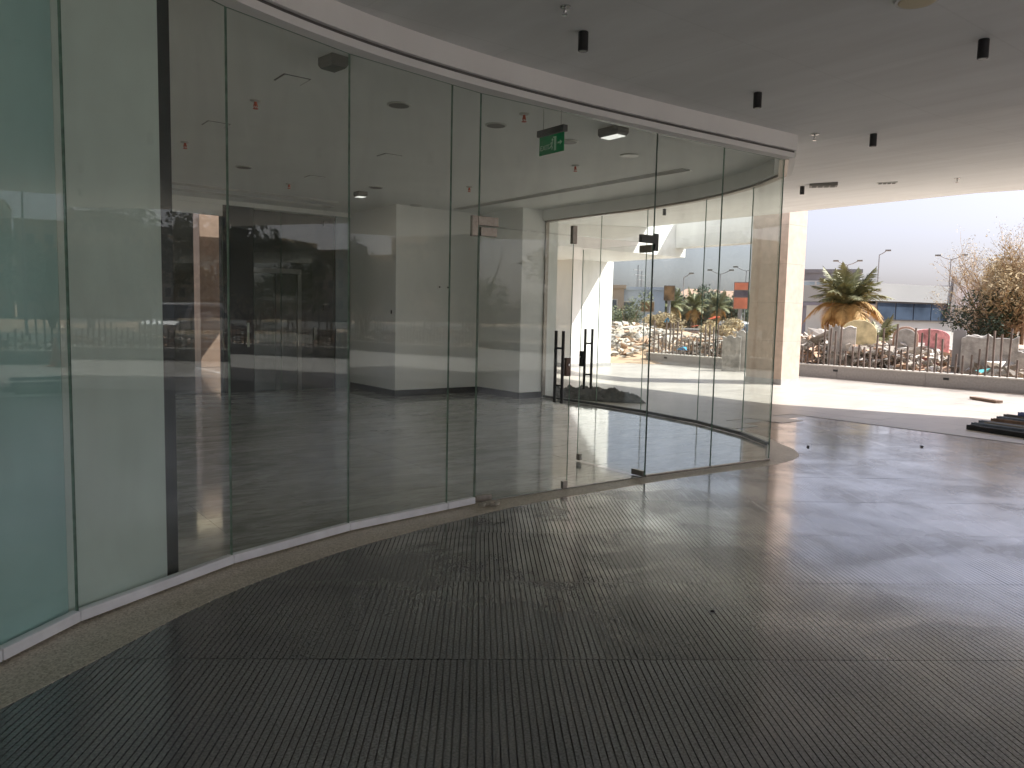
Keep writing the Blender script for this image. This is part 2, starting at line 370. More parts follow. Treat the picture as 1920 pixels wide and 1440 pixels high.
def clip_rect(poly, x0, y0, x1, y1):
    def cl(ps, f, isect):
        o = []
        for i in range(len(ps)):
            a, b = ps[i-1], ps[i]
            if f(b):
                if not f(a): o.append(isect(a, b))
                o.append(b)
            elif f(a): o.append(isect(a, b))
        return o
    def ix(X): return lambda a, b: (X, a[1]+(b[1]-a[1])*(X-a[0])/(b[0]-a[0]))
    def iy(Y): return lambda a, b: (a[0]+(b[0]-a[0])*(Y-a[1])/(b[1]-a[1]), Y)
    for f, i in ((lambda p: p[0] >= x0, ix(x0)), (lambda p: p[0] <= x1, ix(x1)), (lambda p: p[1] >= y0, iy(y0)), (lambda p: p[1] <= y1, iy(y1))):
        poly = cl(poly, f, i)
        if not poly: return []
    return poly

# ------------------------------------------------------------------ plan of the building
A0 = [(-.95,2.35), (-.58,3.08), (-.15,3.66), (.21,3.99), (.56,4.29), (1.475,4.77), (2.396,5.05), (3.32,5.18), (3.62,5.22), (5.665,5.19), (6.62,5.14), (7.59,5.08)]
TIP = (8.46,5.68)
B0 = [(8.46,5.68), (8.90,6.40), (9.30,7.50), (9.50,8.85), (9.52,9.95), (9.50,11.43)]
HG = 3.36                                # top of the glass
ZC = 3.60                                # low ceiling
def zceil(x): return 3.60 if x <= 8 else 3.60+(x-8)*(.45/7.75)
def CE(px, py):                          # pixel -> point on the canopy ceiling
    z = 3.6
    for _ in range(30): z = zceil(G(px, py, z).x)
    return G(px, py, z)

# ------------------------------------------------------------------ ground
mb = MB(); mb.box2((-1500,-1500,-.5), (1500,1500,-.06)); struct(mb.build('ground', 'sand'))
STL, STW = 1.05, .60
def ridge_mesh():
    mb = MB(); n = 20; wd = (STW-.0008)/n; L = STL-.005
    for i in range(n):
        a = -STW/2+.0004+i*wd; b = a+wd
        pr = [(a+.0006, -.02), (a+.0024, -.0), (b-.0024, 0), (b-.0006, -.02)]
        mb.add([(x, y*L/2, z) for y in (-1,1) for x, z in pr],
               [(1,2,6,5), (0,1,5,4), (2,3,7,6), (0,3,2,1), (4,5,6,7)])
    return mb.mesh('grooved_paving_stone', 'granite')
RM = ridge_mesh()
mb = MB(); mb.box2((-3,-19,-.055), (20.1,21,-.007)); base = struct(mb.build('entrance_paving', 'asphalt'))
ang = math.atan2(-pdir.y, pdir.x)
BLD = A0 + B0 + [(9.5,16), (-3,16), (-3,2.3)]
def inside(p, poly):
    r = False
    for i in range(len(poly)):
        a, b = poly[i-1], poly[i]
        if (a[1] > p[1]) != (b[1] > p[1]) and p[0] < (b[0]-a[0])*(p[1]-a[1])/(b[1]-a[1])+a[0]: r = not r
    return r
far = MB()
for i in range(-26, 22):
    for j in range(-38, 38):
        a = 4.50 + (i+.5)*STL; b = (j+.5)*STW + (.0 if i % 2 else .3)+.007*((i*5) % 4)
        q = gdir*a + pdir*b
        if q.x < -1.8 or q.x > 12.5 or q.y < -19 or q.y > 17.5 or (q.y > 7 and inside((q.x, q.y), BLD)): continue
        px, py, dd = PR((q.x, q.y, 0)); d = q.length
        mt = Matrix.Translation((q.x, q.y, random.uniform(-.0006, .0006))) @ Matrix.Rotation(-math.atan2(gdir.x, gdir.y), 4, 'Z')
        if d < 12.5 and dd > 0 and -300 < px < 2250 and py < 1950 or d < 2.2:
            inst(RM, 'paving_stone', base, mt)
        else:
            far.box((q.x, q.y, -.015), (STW-.006, STL-.008, .03), -math.atan2(gdir.x, gdir.y))
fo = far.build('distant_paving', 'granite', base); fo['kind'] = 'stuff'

pale = MB(); pale.box2((11.8,-19,-.010), (20.25,21,.002)); pale.box2((9.4,7.2,-.010), (11.795,14.9,.002)); pt = struct(pale.build('pale_terrace_paving', 'pillar_base'))
TM = MB(); TM.box((0,0,.003), (.597,1.197,.008)); TMm = TM.mesh('pale_tile', 'pale_tile')
rest = MB()
for i in range(14):
    for j in range(-16, 17):
        x, y = 12.1+i*.6, .3+j*1.2+(.6 if i % 2 else 0)
        if x > 20.2 or y > 20.2: continue
        if y > 2.0: inst(TMm, 'paving_tile', pt, Matrix.Translation((x, y, random.uniform(-.0006,.0006))))
        else: rest.box((x, y, .003), (.597,1.197,.008))
for i in range(4):
    for j in range(7):
        inst(TMm, 'paving_tile', pt, Matrix.Translation((9.7+i*.6, 7.5+j*1.2+(.6 if i % 2 else 0), .0005)))
ro = rest.build('distant_tiling', 'pale_tile', pt); ro['kind'] = 'stuff'

# sill
OUT = [(-1.35,2.25), (-.98,2.72), (-.42,3.10), (.184,3.527), (.613,3.824), (1.211,4.244), (1.994,4.60), (2.6,4.77), (3.25,4.90), (4.125,5.01), (5.48,5.03), (6.45,4.99), (7.2,4.93), (7.75,4.95), (8.15,5.06), (8.38,5.21), (8.60,5.42), (8.80,5.72), (9.20,6.30), (9.60,7.45), (9.80,8.8), (9.82,9.95), (9.8,11.43)]
ap = [(A0[0][0]-.1, A0[0][1]-.1)] + A0[1:] + B0
mb = MB(); mb.prism(smooth_curve(OUT, 4) + [(p[0], p[1]) for p in offset(ap, -.06)][::-1], -.02, .002)
struct(mb.build('threshold_sill', 'sill'))

# interior floor of polished tiles
INP = offset(A0, -.05)[4:] + offset(B0, -.05) + [(9.5,14.72), (1.02,14.72), (.5,4.5)]
mb = MB(); mb.prism(INP, -.02, .004); fl = struct(mb.build('interior_floor', 'groove_dark'))
for i in range(11):
    for j in range(12):
        x0, y0 = .85+i*.8, 4.75+j*.8+.37
        pl = clip_rect(INP, x0+.001, y0+.001, x0+.799, y0+.799) if j >= 0 else []
        pl = [p for k, p in enumerate(pl) if (Vector(p)-Vector(pl[k-1])).length > .002]
        if len(pl) > 2:
            mb = MB(); mb.prism(pl, .0, .012+random.uniform(-.0004,.0004)); mb.build('floor_tile', 'inner_tile', fl)
for i in range(11):
    x0, y0 = .85+i*.8, 4.75-.43
    pl = clip_rect(INP, x0+.001, y0+.001, x0+.799, y0+.799)
    if len(pl) > 2:
        mb = MB(); mb.prism(pl, .0, .012); mb.build('floor_tile', 'inner_tile', fl)

# ------------------------------------------------------------------ ceilings
edge = [(17.9,-9.5), (17.6,0), (17.2,3.4), (15.75,6.4), (15.75,14.66)]  # unseen rear end kept short to let more light reach the fascia
mb = MB(); vs = []; fs = []
for (ex, y) in edge:
    vs += [(-8.5, y, 3.6), (8, y, 3.6), (ex, y, zceil(ex)), (ex, y, 4.6), (-8.5, y, 4.6)]
for i in range(len(edge)-1):
    a, b = i*5, i*5+5
    for k in range(5): fs.append((a+k, b+k, b+(k+1)%5, a+(k+1)%5))
fs += [(0,1,2,3,4), tuple(5*(len(edge)-1)+k for k in (4,3,2,1,0))]
mb.add(vs, fs); cn = struct(mb.build('canopy_ceiling', 'ceiling'))
mb = MB(); mb.box2((-8.5,14.665,3.62), (9.2,14.95,4.6)); mb.box2((1.5,14.955,3.62), (9.2,16.4,4.6)); mb.box2((9.205,14.665,3.45), (12,19,4.6)); struct(mb.build('rear_roof', 'ceiling'))
mb = MB(); mb.box2((12.005,14.67,3.33), (17.35,19.0,4.62)); struct(mb.build('dropped_soffit', 'white_wall'))
mb = MB(); mb.prism(INP, 3.585, 3.598); struct(mb.build('interior_ceiling', 'inner_ceiling'))
mb = MB(); mb.box2((16.9,12.1,3.57), (17.3,14.66,4.36)); tag(mb.build('concrete_beam', 'white_wall'), 'white beam running from the beige stone pillar to the dropped soffit beyond the glass', 'beam')
# back canopy
mb = MB(); mb.box2((2,16.5,4.25), (8.8,20.9,4.6)); struct(mb.build('back_canopy', 'ceiling'))
# upper storey above the hall
mb = MB(); mb.box2((-8,-7,4.62), (11.5,13,7.5)); struct(mb.build('upper_storeys', 'white_wall'))

# curved fascia above the front glass
def strip(mb, poly, d0, d1, z0, z1, mi=0):
    a, b = offset(poly, d0), offset(poly, d1); n = len(poly)
    vs = [(p[0], p[1], z) for p, q in ((0,0),) for p in a for z in (z0, z1)] + [(p[0], p[1], z) for p in b for z in (z0, z1)]
    fs = []
    o = 2*n
    for i in range(n-1):
        fs += [(2*i, 2*i+1, 2*i+3, 2*i+2), (o+2*i, o+2*i+2, o+2*i+3, o+2*i+1), (2*i+1, o+2*i+1, o+2*i+3, 2*i+3), (2*i, 2*i+2, o+2*i+2, o+2*i)]
    fs += [(0, o, o+1, 1), (2*n-2, 2*n-1, o+2*n-1, o+2*n-2)]
    mb.add(vs, fs, mi)
FA = smooth_curve([p for p in A0 if p[0] != 3.62 and p[0] != 5.665][:9]+[(4.58,5.25), (5.67,5.20), (6.62,5.14), (7.59,5.08)] if False else [(-.95,2.35), (-.58,3.08), (-.15,3.66), (.21,3.99), (.56,4.29), (1.475,4.77), (2.396,5.05), (3.4,5.19), (4.5,5.225), (5.665,5.19), (6.62,5.14), (7.59,5.08)])
fasc = thing('entrance_fascia', 'curved white plaster fascia above the front glass wall', 'fascia')
mb = MB(); strip(mb, FA, .16, -.02, HG+.075, 3.599); mb.build('fascia_face', 'fascia', fasc)
mb = MB(); strip(mb, FA, .125, -.015, HG+.055, HG+.074); mb.build('shadow_gap', 'groove_dark', fasc)
mb = MB(); strip(mb, FA, .13, -.02, HG+.001, HG+.054); mb.build('lower_lip', 'fascia', fasc)
FT = [A0[-1], TIP]; FB = smooth_curve(B0)
rear = thing('rear_fascia', 'white plaster header over the rear curved glass wall', 'fascia')
mb = MB(); strip(mb, FT+FB[1:], .12, -.10, HG+.03, 3.583); mb.build('header_face', 'inner_wall', rear)
mb = MB(); strip(mb, FT+FB[1:], .05, -.05, HG-.0, HG+.029); mb.build('header_channel', 'bronze', rear)
mb = MB(); strip(mb, offset(FB, 0), .12, -.0, 3.584, 3.72); mb.build('header_top', 'fascia', rear)

# ------------------------------------------------------------------ glass walls
def pane(parent, a, b, z0, z1, gap=.004, th=.012, name='glass_pane'):
    a, b = Vector(a), Vector(b); t = (b-a).normalized(); nn = Vector((t.y, -t.x)); a = a+t*gap; b = b-t*gap
    mb = MB(); q = [a-nn*th/2, b-nn*th/2, b+nn*th/2, a+nn*th/2]
    vs = [(p.x, p.y, z) for z in (z0, z1) for p in q]
    mb.add(vs, [(0,1,5,4)[::-1], (2,3,7,6)[::-1]], 0)
    mb.add(vs, [(0,3,2,1)[::-1], (4,5,6,7)[::-1], (1,2,6,5)[::-1], (3,0,4,7)[::-1]], 1)
    me = mb.mesh(name, ['glass', 'glass_edge'])
    bm = bmesh.new(); bm.from_mesh(me); bmesh.ops.remove_doubles(bm, verts=bm.verts, dist=1e-5); bmesh.ops.recalc_face_normals(bm, faces=bm.faces); bm.to_mesh(me); bm.free()
    o = bpy.data.objects.new(name, me); C.objects.link(o); o.parent = parent; return o
def joint(parent, p, z0, z1, w_=.007, mt='silicone', th=.016):
    mb = MB(); z = z0; pts = []
    while z < z1: pts.append((p[0]+random.uniform(-.0012,.0012), p[1]+random.uniform(-.001,.001), z)); z += .25
    pts.append((p[0], p[1], z1)); mb.tube(pts, w_, 5); return mb.build('silicone_joint', mt, parent)
def rail(parent, a, b, w_=.05, h=.055, z=.016, mt='white_alu', name='bottom_rail'):
    a, b = Vector(a), Vector(b); t = b-a; mb = MB(); mb.box(((a.x+b.x)/2, (a.y+b.y)/2, z+h/2), (t.length-.008, w_, h), math.atan2(t.y, t.x))
    return mb.build(name, mt, parent, bevel=.004)
front = thing('front_glass_wall', 'curved frameless glass wall facing the grooved paving', 'glass wall')
zb = .03
for i in range(len(A0)-1):
    if i == 8: continue
    pane(front, A0[i], A0[i+1], zb, HG)
    if i < 8: rail(front, A0[i], A0[i+1])
    else: rail(front, A0[i], A0[i+1], .03, .02, .016, 'bronze')
for i in range(1, len(A0)-1): joint(front, A0[i], zb+.03, HG, .0055 if i == 9 else .0022, 'silicone' if i == 9 else 'pale_joint')
HD = 2.31
pane(front, A0[8], A0[9], HD+.006, HG, name='transom_pane')
back = thing('rear_glass_wall', 'curved frameless glass wall behind the hall, towards the sunlit terrace', 'glass wall')
pane(back, A0[-1], TIP, zb, HG)
for i in range(len(B0)-1): pane(back, B0[i], B0[i+1], zb, HG)
for p in [A0[-1]]+B0[:-1]: joint(back, p, zb, HG, .0035)
for i in range(len(B0)-1): rail(back, B0[i], B0[i+1], .05, .045, .016, 'sign_bar')
rail(back, A0[-1], TIP, .03, .02, .016, 'bronze')
mb = MB(); mb.box2((9.46,11.40,.016), (9.54,11.44,HG)); mb.build('end_channel', 'bronze', back)

# doors ----------------------------------------------------
def leaf(root, L, side):
    # leaf in local coords: hinge at origin, free end at (L,0); side = +1 exterior at -y
    mb = MB(); th = .012
    vs = [(x, y, z) for z in (.03, HD) for x, y in ((0,-th/2), (L,-th/2), (L,th/2), (0,th/2))]
    mb.add(vs, [(0,1,5,4), (2,3,7,6)], 0); mb.add(vs, [(0,3,2,1), (4,5,6,7), (1,2,6,5), (3,0,4,7)], 1)
    mb.build('glass_pane', ['glass', 'glass_edge'], root)
    for z0, z1, nm in ((.02, .075, 'bottom_pivot_patch'), (HD-.075, HD-.005, 'top_pivot_patch')):
        mb = MB(); mb.box((.085, 0, (z0+z1)/2), (.16, .034, z1-z0)); mb.build(nm, 'bronze', root, bevel=.003)
    h = empty('pull_handle', (0,0,0)); h.parent = root
    x = L-.13
    for s in (-1, 1):
        mb = MB(); mb.tube([(x, s*.05, .82), (x, s*.05, 1.465)], .0145, 12); mb.build('grip_bar', 'dark_steel', h, smooth=False)
    for z in (.975, 1.31):
        mb = MB(); mb.tube([(x, -.05, z), (x, .05, z)], .009, 8); mb.build('standoff', 'dark_steel', h)
    mb = MB(); mb.box((L-.03, 0, 1.14), (.055, .036, .165)); mb.build('lock_case', 'brown_stone' if side > 0 else 'black_metal', root, bevel=.003)
    mb = MB(); mb.tube([(L-.03, -.025, 1.16), (L-.03, .025, 1.16)], .011, 8); mb.build('lock_cylinder', 'chrome', root)
    mb = MB(); mb.box((L-.03, 0, .06), (.055, .034, .07)); mb.build('bottom_lock', 'bronze', root, bevel=.003)
hl, hr = Vector(A0[8]), Vector(A0[9]); t = (hr-hl).normalized(); LW = (hr-hl).length/2-.006
l1 = thing('glass_door', 'closed left leaf of the glass double door with bar handle', 'door', (hl.x+t.x*.008, hl.y+t.y*.008, 0), math.atan2(t.y, t.x), 'leaves of the glass double door')
leaf(l1, LW-.004, 1)
l2 = thing('glass_door', 'right leaf of the glass double door, swung open into the hall', 'door', (hr.x-t.x*.008, hr.y-t.y*.008, 0), R(89.0), 'leaves of the glass double door')
leaf(l2, LW-.004, -1)
# transom patches
pc = thing('corner_patch_fitting', 'steel L-shaped patch fitting at the top left corner of the double door', 'door fitting', (hl.x, hl.y, HD))
an = math.atan2(t.y, t.x)
mb = MB(); mb.box((.085, 0, .045), (.20, .036, .075)); mb.box((-.045, 0, .0), (.055, .036, .165)); o = mb.build('patch_plate', 'bronze', pc, bevel=.003)
pc.rotation_euler.z = an
pc2 = thing('corner_patch_fitting', 'steel patch fitting at the top right corner above the open door leaf', 'door fitting', (hr.x, hr.y, HD), an)
mb = MB(); mb.box((-.085, 0, .045), (.20, .036, .075)); mb.box((.03, 0, .02), (.05, .036, .165)); mb.build('patch_plate', 'sign_bar', pc2, bevel=.003)
mid = (hl+hr)/2
pc3 = thing('transom_patch', 'tall bronze patch at the top centre where the two door leaves meet', 'door fitting', (mid.x, mid.y, HD+.01), an)
mb = MB(); mb.box((0, 0, -.0), (.05, .038, .16)); mb.build('patch_plate', 'bronze', pc3, bevel=.003)
mb = MB()
for k in range(14):
    a = random.uniform(0, 6.28); r_ = random.uniform(.0, .09)
    p = G(915, 949)
    mb.box((p.x+r_*1.6*math.cos(a), p.y+r_*.5*math.sin(a), .02), (random.uniform(.02,.09), random.uniform(.01,.03), random.uniform(.004,.02)), random.uniform(0,3), 0, (random.uniform(-.3,.3), random.uniform(-.3,.3)))
tag(mb.build('crumpled_paper', 'paper'), 'crumpled paper scraps on the sill beside the left door pivot', 'litter')

# ------------------------------------------------------------------ walls inside and beside the hall
bw = [(-.95,2.35), (-.58,3.08), (-.15,3.66), (.21,3.99), (.56,4.29)]
mb = MB(); strip(mb, [(-.95,2.35), (-.58,3.08), (-.15,3.66), (.21,3.99), (.56,4.29)], -.05, -.12, .016, HG); tag(mb.build('teal_backing_panel', 'film_teal'), 'teal film panel behind the leftmost glass panes', 'panel')
mb = MB(); strip(mb, [(.565,4.295), (1.10,4.573)], -.07, -.16, .016, HG); tag(mb.build('grey_backing_panel', 'film'), 'grey green frosted panel behind the second glass pane from the left', 'panel')
mb = MB(); mb.box2((1.02,4.74,.016), (1.125,14.7,3.584), 0); mb.box2((1.01,4.66,.016), (1.135,4.738,3.585), 1); tag(mb.build('side_wall', ['inner_wall', 'black_wall']), 'side wall whose black end shows as a dark strip behind the glass', 'wall')
mb = MB(); mb.prism([(-.95,2.2), (-1.6,1.0), (-1.7,-14), (-2.0,-14), (-2.0,2.6), (-.95,2.5)], -.02, 3.6); tag(mb.build('building_wall', 'white_wall'), 'white building wall beside the entrance, left of the view', 'wall')
blk = thing('corner_column', 'white boxed column stepping in two faces, with black skirting, inside the hall', 'column')
mb = MB(); mb.prism([(7.02,14.9), (7.02,12.8), (8.92,12.8), (8.92,11.43), (9.46,11.43), (9.46,11.44), (9.8,11.44), (9.8,14.9)], .0, 3.72); mb.build('wall_body', 'inner_wall', blk)
mb = MB(); sk = [(7.02,14.7), (7.02,12.8), (8.92,12.8), (8.92,11.43), (9.458,11.43)]
strip(mb, sk[:2], .012, -.0, .012, .13); strip(mb, [(7.008,12.8), (8.92,12.8)], .012, 0, .012, .13); strip(mb, [(8.92,12.788), (8.92,11.43)], .012, 0, .012, .13); strip(mb, [(8.908,11.43), (9.458,11.43)], .012, 0, .012, .13)
mb.build('skirting', 'skirting', blk)
for x in (7.97, 8.16):
    mb = MB(); mb.box((x, 12.793, 2.1), (.085, .012, .085)); so_ = mb.build('socket_plate', 'lens', blk, bevel=.003)
    mb = MB(); mb.box((x, 12.785, 2.1), (.03, .008, .03)); mb.build('socket_opening', 'black_metal', so_)
mb = MB(); mb.box((7.012, 12.95, 1.6), (.012, .03, .07)); mb.build('switch', 'black_metal', blk)
# dark lobby
lob = thing('lift_lobby', 'dark lobby wall with a lift entrance at the back of the hall', 'lobby')
mb = MB(); mb.box2((4.50,14.95,.0), (7.02,15.1,3.6)); mb.build('back_wall', 'lobby', lob)
mb = MB(); mb.box2((4.46,14.72,.0), (5.02,14.78,3.56)); mb.build('dark_glass_panel', 'black_wall', lob)
fr = MB(); fr.box2((4.98,14.84,.0), (5.06,14.94,2.30)); fr.box2((5.94,14.84,.0), (6.02,14.94,2.30)); fr.box2((4.98,14.84,2.305), (6.02,14.94,2.40)); fro = fr.build('lift_frame', 'bldg_grey', lob)
for a, b in ((5.065,5.495), (5.505,5.935)):
    mb = MB(); mb.box2((a,14.88,.01), (b,14.93,2.30)); mb.build('lift_door_leaf', 'liftdoor', fro)
mb = MB(); mb.box2((6.30,14.90,1.0), (6.36,14.94,1.25)); mb.build('call_button_plate', 'vent', lob)
dg = thing('lobby_glass_door', 'tinted glass door with steel bar handle in front of the dark lift lobby', 'door')
pane(dg, (5.03,14.74), (5.56,14.74), .02, 3.50); pane(dg, (5.57,14.74), (6.66,14.74), .02, 3.50)
for z in (1.65, 3.33):
    mb = MB(); mb.box((6.49, 14.71, z), (.13, .05, .10)); mb.build('patch_fitting', 'black_metal', dg)
mb = MB(); mb.tube([(4.88,14.62,.88), (4.88,14.62,1.34)], .022, 8); mb.build('bar_handle', 'lit_slot', dg)
mb = MB(); mb.box2((1.12,14.70,3.50), (7.02,14.95,3.60)); mb.box2((1.12,14.72,3.30), (4.46,14.80,3.50)); struct(mb.build('lobby_header', 'inner_wall'))
mb = MB(); mb.box2((6.70,14.72,.0), (7.0,14.76,3.5)); tag(mb.build('mirror_panel', 'paleglass'), 'narrow pale reflective panel between the lobby door and the white column', 'panel')
side = thing('side_glass_wall', 'glass wall at the back left of the hall looking out to the brown pillar', 'glass wall')
for i in range(3): pane(side, (1.13+i*1.11,14.75), (1.13+(i+1)*1.11,14.75), .02, 3.30)
mb = MB(); mb.box2((5.90,21.5,0), (6.48,22.1,4.26)); tag(mb.build('brown_pillar', 'brown_stone', bevel=.01), 'brown stone pillar outside the back left glass', 'pillar')
mb = MB(); mb.box2((-1,20.2,0), (5.40,20.6,4.25)); tag(mb.build('dark_end_wall', 'black_wall'), 'dark wall left of the brown pillar behind the hall', 'wall')
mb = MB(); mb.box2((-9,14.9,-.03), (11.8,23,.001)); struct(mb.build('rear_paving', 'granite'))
mb = MB(); mb.lathe([(.30,0), (.34,.1), (.24,.26), (.1,.33)], (6.75,22.4,0), 10); tag(mb.build('rubble_sack', 'tarp'), 'dark sack slumped at the foot of the brown pillar', 'sack')

# ------------------------------------------------------------------ terrace pillar and white end wall
pl_ = thing('stone_pillar', 'tall beige stone clad pillar at the edge of the canopy, right side in sun', 'pillar')
X0, X1, Y0, Y1 = 16.85, 17.62, 11.05, 12.08
for k in range(5):
    z0 = .14+k*.95; mb = MB(); mb.box2((X0,Y0,z0+.002), (X1,Y1,min(z0+.948, 4.4))); mb.build('stone_panel', 'pillar', pl_)
    if z0+.95 > 4.4: break
mb = MB(); mb.box2((X0+.01,Y0+.01,0), (X1-.01,Y1-.01,4.4)); mb.build('core', 'groove_dark', pl_)
mb = MB(); mb.box2((X0-.012,Y0-.012,.0), (X1+.012,Y1+.012,.14)); mb.build('base_course', 'pillar_base', pl_)
ew = thing('white_end_wall', 'white end wall crossed by a diagonal shadow, seen through both glass walls', 'wall')
mb = MB(); mb.box2((15.9,17.8,0), (17.6,18.6,3.34)); mb.build('wall_body', 'white_wall', ew)
mb = MB(); mb.box2((15.885,17.785,0), (17.615,18.59,.12)); mb.build('skirting', 'pillar_base', ew)
yw = thing('cream_wall', 'sunlit cream wall far left of the white end wall', 'wall')
mb = MB(); mb.box2((8,30,0), (24,30.4,7.0)); mb.build('wall_body', 'cream', yw); mb = MB(); mb.box2((8,29.97,0), (24,29.99,.9)); mb.build('wall_base', 'pillar_base', yw)

# ------------------------------------------------------------------ fence
fence = thing('rod_fence', 'low grey plinth wall set with uneven rusty steel rods', 'fence')
PX = 20.3; yy = 18.75; k = 0
while yy > -24:
    L = 2.4; mb = MB(); mb.box2((PX,yy-L+.008,0), (PX+.28,yy,.335)); mb.build('plinth_block', 'plinth', fence)
    mb = MB(); mb.box2((PX-.015,yy-L+.006,.336), (PX+.295,yy,.368)); mb.build('coping_stone', 'coping', fence)
    yy -= L
for y in (17.84, 14.75, 11.6, 8.65, 5.7, 2.75, -.2, -3.1, -6.0):
    mb = MB(); mb.box((PX-.006, y, .235), (.02, .13, .055)); mb.build('step_light', 'black_metal', fence)
RODM = {}
hs_ = [1.15,.62,.48,1.02,.55,.80,1.12,.60,.95,.50,1.10,.70,.52,1.05,.58]
y = 18.5; k = 0
while y > -23.5:
    hgt = hs_[(k*7+k//5) % len(hs_)]+random.choice((-.05,0,.06))
    key = round(hgt, 2)
    if key not in RODM:
        mb = MB(); mb.box((0,0,key/2), (.040,.040,key)); RODM[key] = mb.mesh('steel_rod', 'rod')
    inst(RODM[key], 'steel_rod', fence, Matrix.Translation((PX+.14+random.uniform(-.01,.01), y, .365)) @ Matrix.Rotation(random.uniform(-.025,.025), 4, 'X') @ Matrix.Rotation(random.uniform(0,.3), 4, 'Z'))
    y -= .165 if k % 6 else .19; k += 1

# ------------------------------------------------------------------ loose things on the terrace
p = G(1848, 753); mb = MB(); mb.box((0,0,.03), (.16,1.05,.05)); o = mb.build('brown_board', 'brown_board', bevel=.004, loc=(p.x, p.y, .012)); o.rotation_euler.z = R(-38)+PI
a, b = G(1824,750), G(1874,758); o.rotation_euler.z = math.atan2(b.y-a.y, b.x-a.x)-PI/2; o.scale = (1, (b-a).length/1.05, 1)
tag(o, 'short brown board lying alone on the sunlit paving', 'board')
pd = G(1920,822)-G(1806,805); pa = math.atan2(pd.y, pd.x)
bars = [(1812,806,1.9,'black_metal'), (1826,801,2.2,'bluegrey'), (1840,797,2.0,'bluegrey'), (1862,793,1.3,'brown_board'), (1870,789,2.3,'bluegrey'), (1882,785,1.2,'black_metal'), (1908,788,2.2,'blue'), (1922,779,1.8,'bluegrey'), (1850,800,2.6,'vent')]
lab = ['black steel profile at the near edge of the pile on the terrace', 'blue grey profile second from the near edge of the pile', 'blue grey profile third from the near edge of the pile', 'short brown timber offcut in the metal pile', 'long blue grey profile in the middle of the pile', 'short black profile tip on the far side of the pile', 'dark blue profile lying on the pile', 'far blue grey profile at the back of the pile', 'pale grey profile beneath the middle of the pile']
for (x, y_, L, mt), lb in zip(bars, lab):
    p = G(x, y_); d = Vector((math.cos(pa), math.sin(pa), 0)); c = p+d*L/2
    mb = MB(); mb.box((0,0,.028), (L,.09,.055)); mb.box((0,.038,.063), (L,.014,.018)); mb.box((0,-.038,.063), (L,.014,.018))
    o = mb.build('metal_profile' if mt != 'brown_board' else 'timber_offcut', mt, bevel=.003, loc=(c.x, c.y, .010 if mt != 'blue' else .07)); o.rotation_euler.z = pa+random.uniform(-.05,.05)
    tag(o, lb, 'metal profile' if mt != 'brown_board' else 'timber', 'profiles piled on the terrace')
# tarpaulin
def cloth(name, cx, cy, lx, ly, h, rz, mt, n=64, seed=1, z=0.01):
    rnd = random.Random(seed); ph = [(rnd.uniform(2,9), rnd.uniform(2,9), rnd.uniform(0,6), rnd.uniform(.3,1)) for _ in range(9)]
    vs = []; fs = []
    for j in range(n):
        for i in range(n):
            u, v = i/(n-1)*2-1, j/(n-1)*2-1; rr = max(0, 1-(abs(u)**2.2+abs(v)**2.2))
            wv = sum(a*math.sin(fx*u+fy*v+p) for fx, fy, p, a in ph)/5
            zz = h*(rr**.8)*(.30+.45*(.5+.5*wv))+.012+.065*min(1,rr*3)*(1-abs(math.sin(6*u+3*math.sin(5*v)+2*v)))*(.4+abs(math.cos(7*v+4*u*v)))+.06*min(1,rr*3)*(1-abs(math.sin(17*v+9*math.sin(6*u))))+rnd.uniform(-.008,.012)*min(1,rr*4)
            vs.append((u*lx/2*(1+.12*math.sin(3*v+seed)), v*ly/2*(1+.15*math.sin(4*u+seed)), zz if rr > 0 else .004))
    fs = [(j*n+i, j*n+i+1, (j+1)*n+i+1, (j+1)*n+i) for j in range(n-1) for i in range(n-1)]
    fs = [f for f in fs if sum(vs[q][2] <= .005 for q in f) < 4]
    mb = MB(); mb.add(vs, fs); o = mb.build(name, mt, smooth=True, loc=(cx, cy, z)); o.rotation_euler.z = rz
    sm = o.modifiers.new('thick', 'SOLIDIFY'); sm.thickness = .004; return o
tag(cloth('crumpled_tarpaulin', 10.35,10.95,1.0,2.1,.17, R(20), 'tarp', seed=3), 'crumpled dark tarpaulin heaped outside the rear glass wall', 'tarpaulin')
p = G(1336,1147); mb = MB(); mb.lathe([(.004,0), (.013,.003), (.012,.008), (.004,.011)], (p.x, p.y, 0), 7); tag(mb.build('small_pebble', 'black_metal'), 'small black pebble on the grooved paving', 'pebble')
for x, y_, lb in ((1515,838,'small dark chip on the paving right of the sill nose'), (1728,838,'tiny dark chip on the shaded paving at right')):
    p = G(x, y_); mb = MB(); mb.box((p.x, p.y, .01), (.07,.03,.015), .6); tag(mb.build('stone_chip', 'black_metal'), lb, 'chip')

# ------------------------------------------------------------------ ceiling fittings outside
def downlight(p, label):
    t_ = thing('cylinder_downlight', label, 'downlight', (p.x, p.y, zceil(p.x)), 0, 'black cylinder downlights under the canopy')
    mb = MB(); mb.lathe([(.034,.0), (.036,-.002), (.036,-.128), (.033,-.132)][::-1], (0,0,0), 20); mb.build('body', 'black_metal', t_)
    mb = MB(); mb.lathe([(.026,-.1335), (.026,-.1325)], (0,0,0), 16); mb.build('lens', 'lens_dark', t_)
    return t_
d0 = downlight(CE(1094,60), 'black cylinder downlight nearest the curved fascia, top centre')
for q, lb in (((1845,74), 'black cylinder downlight at the upper right of the ceiling'), ((1421,174), 'black cylinder downlight between the fascia and the sprinkler'), ((1638,251), 'farthest black cylinder downlight, left of the ceiling vents')):
    p = CE(*q); c = copy_tree(d0); c.location = (p.x, p.y, zceil(p.x)); c['label'] = lb
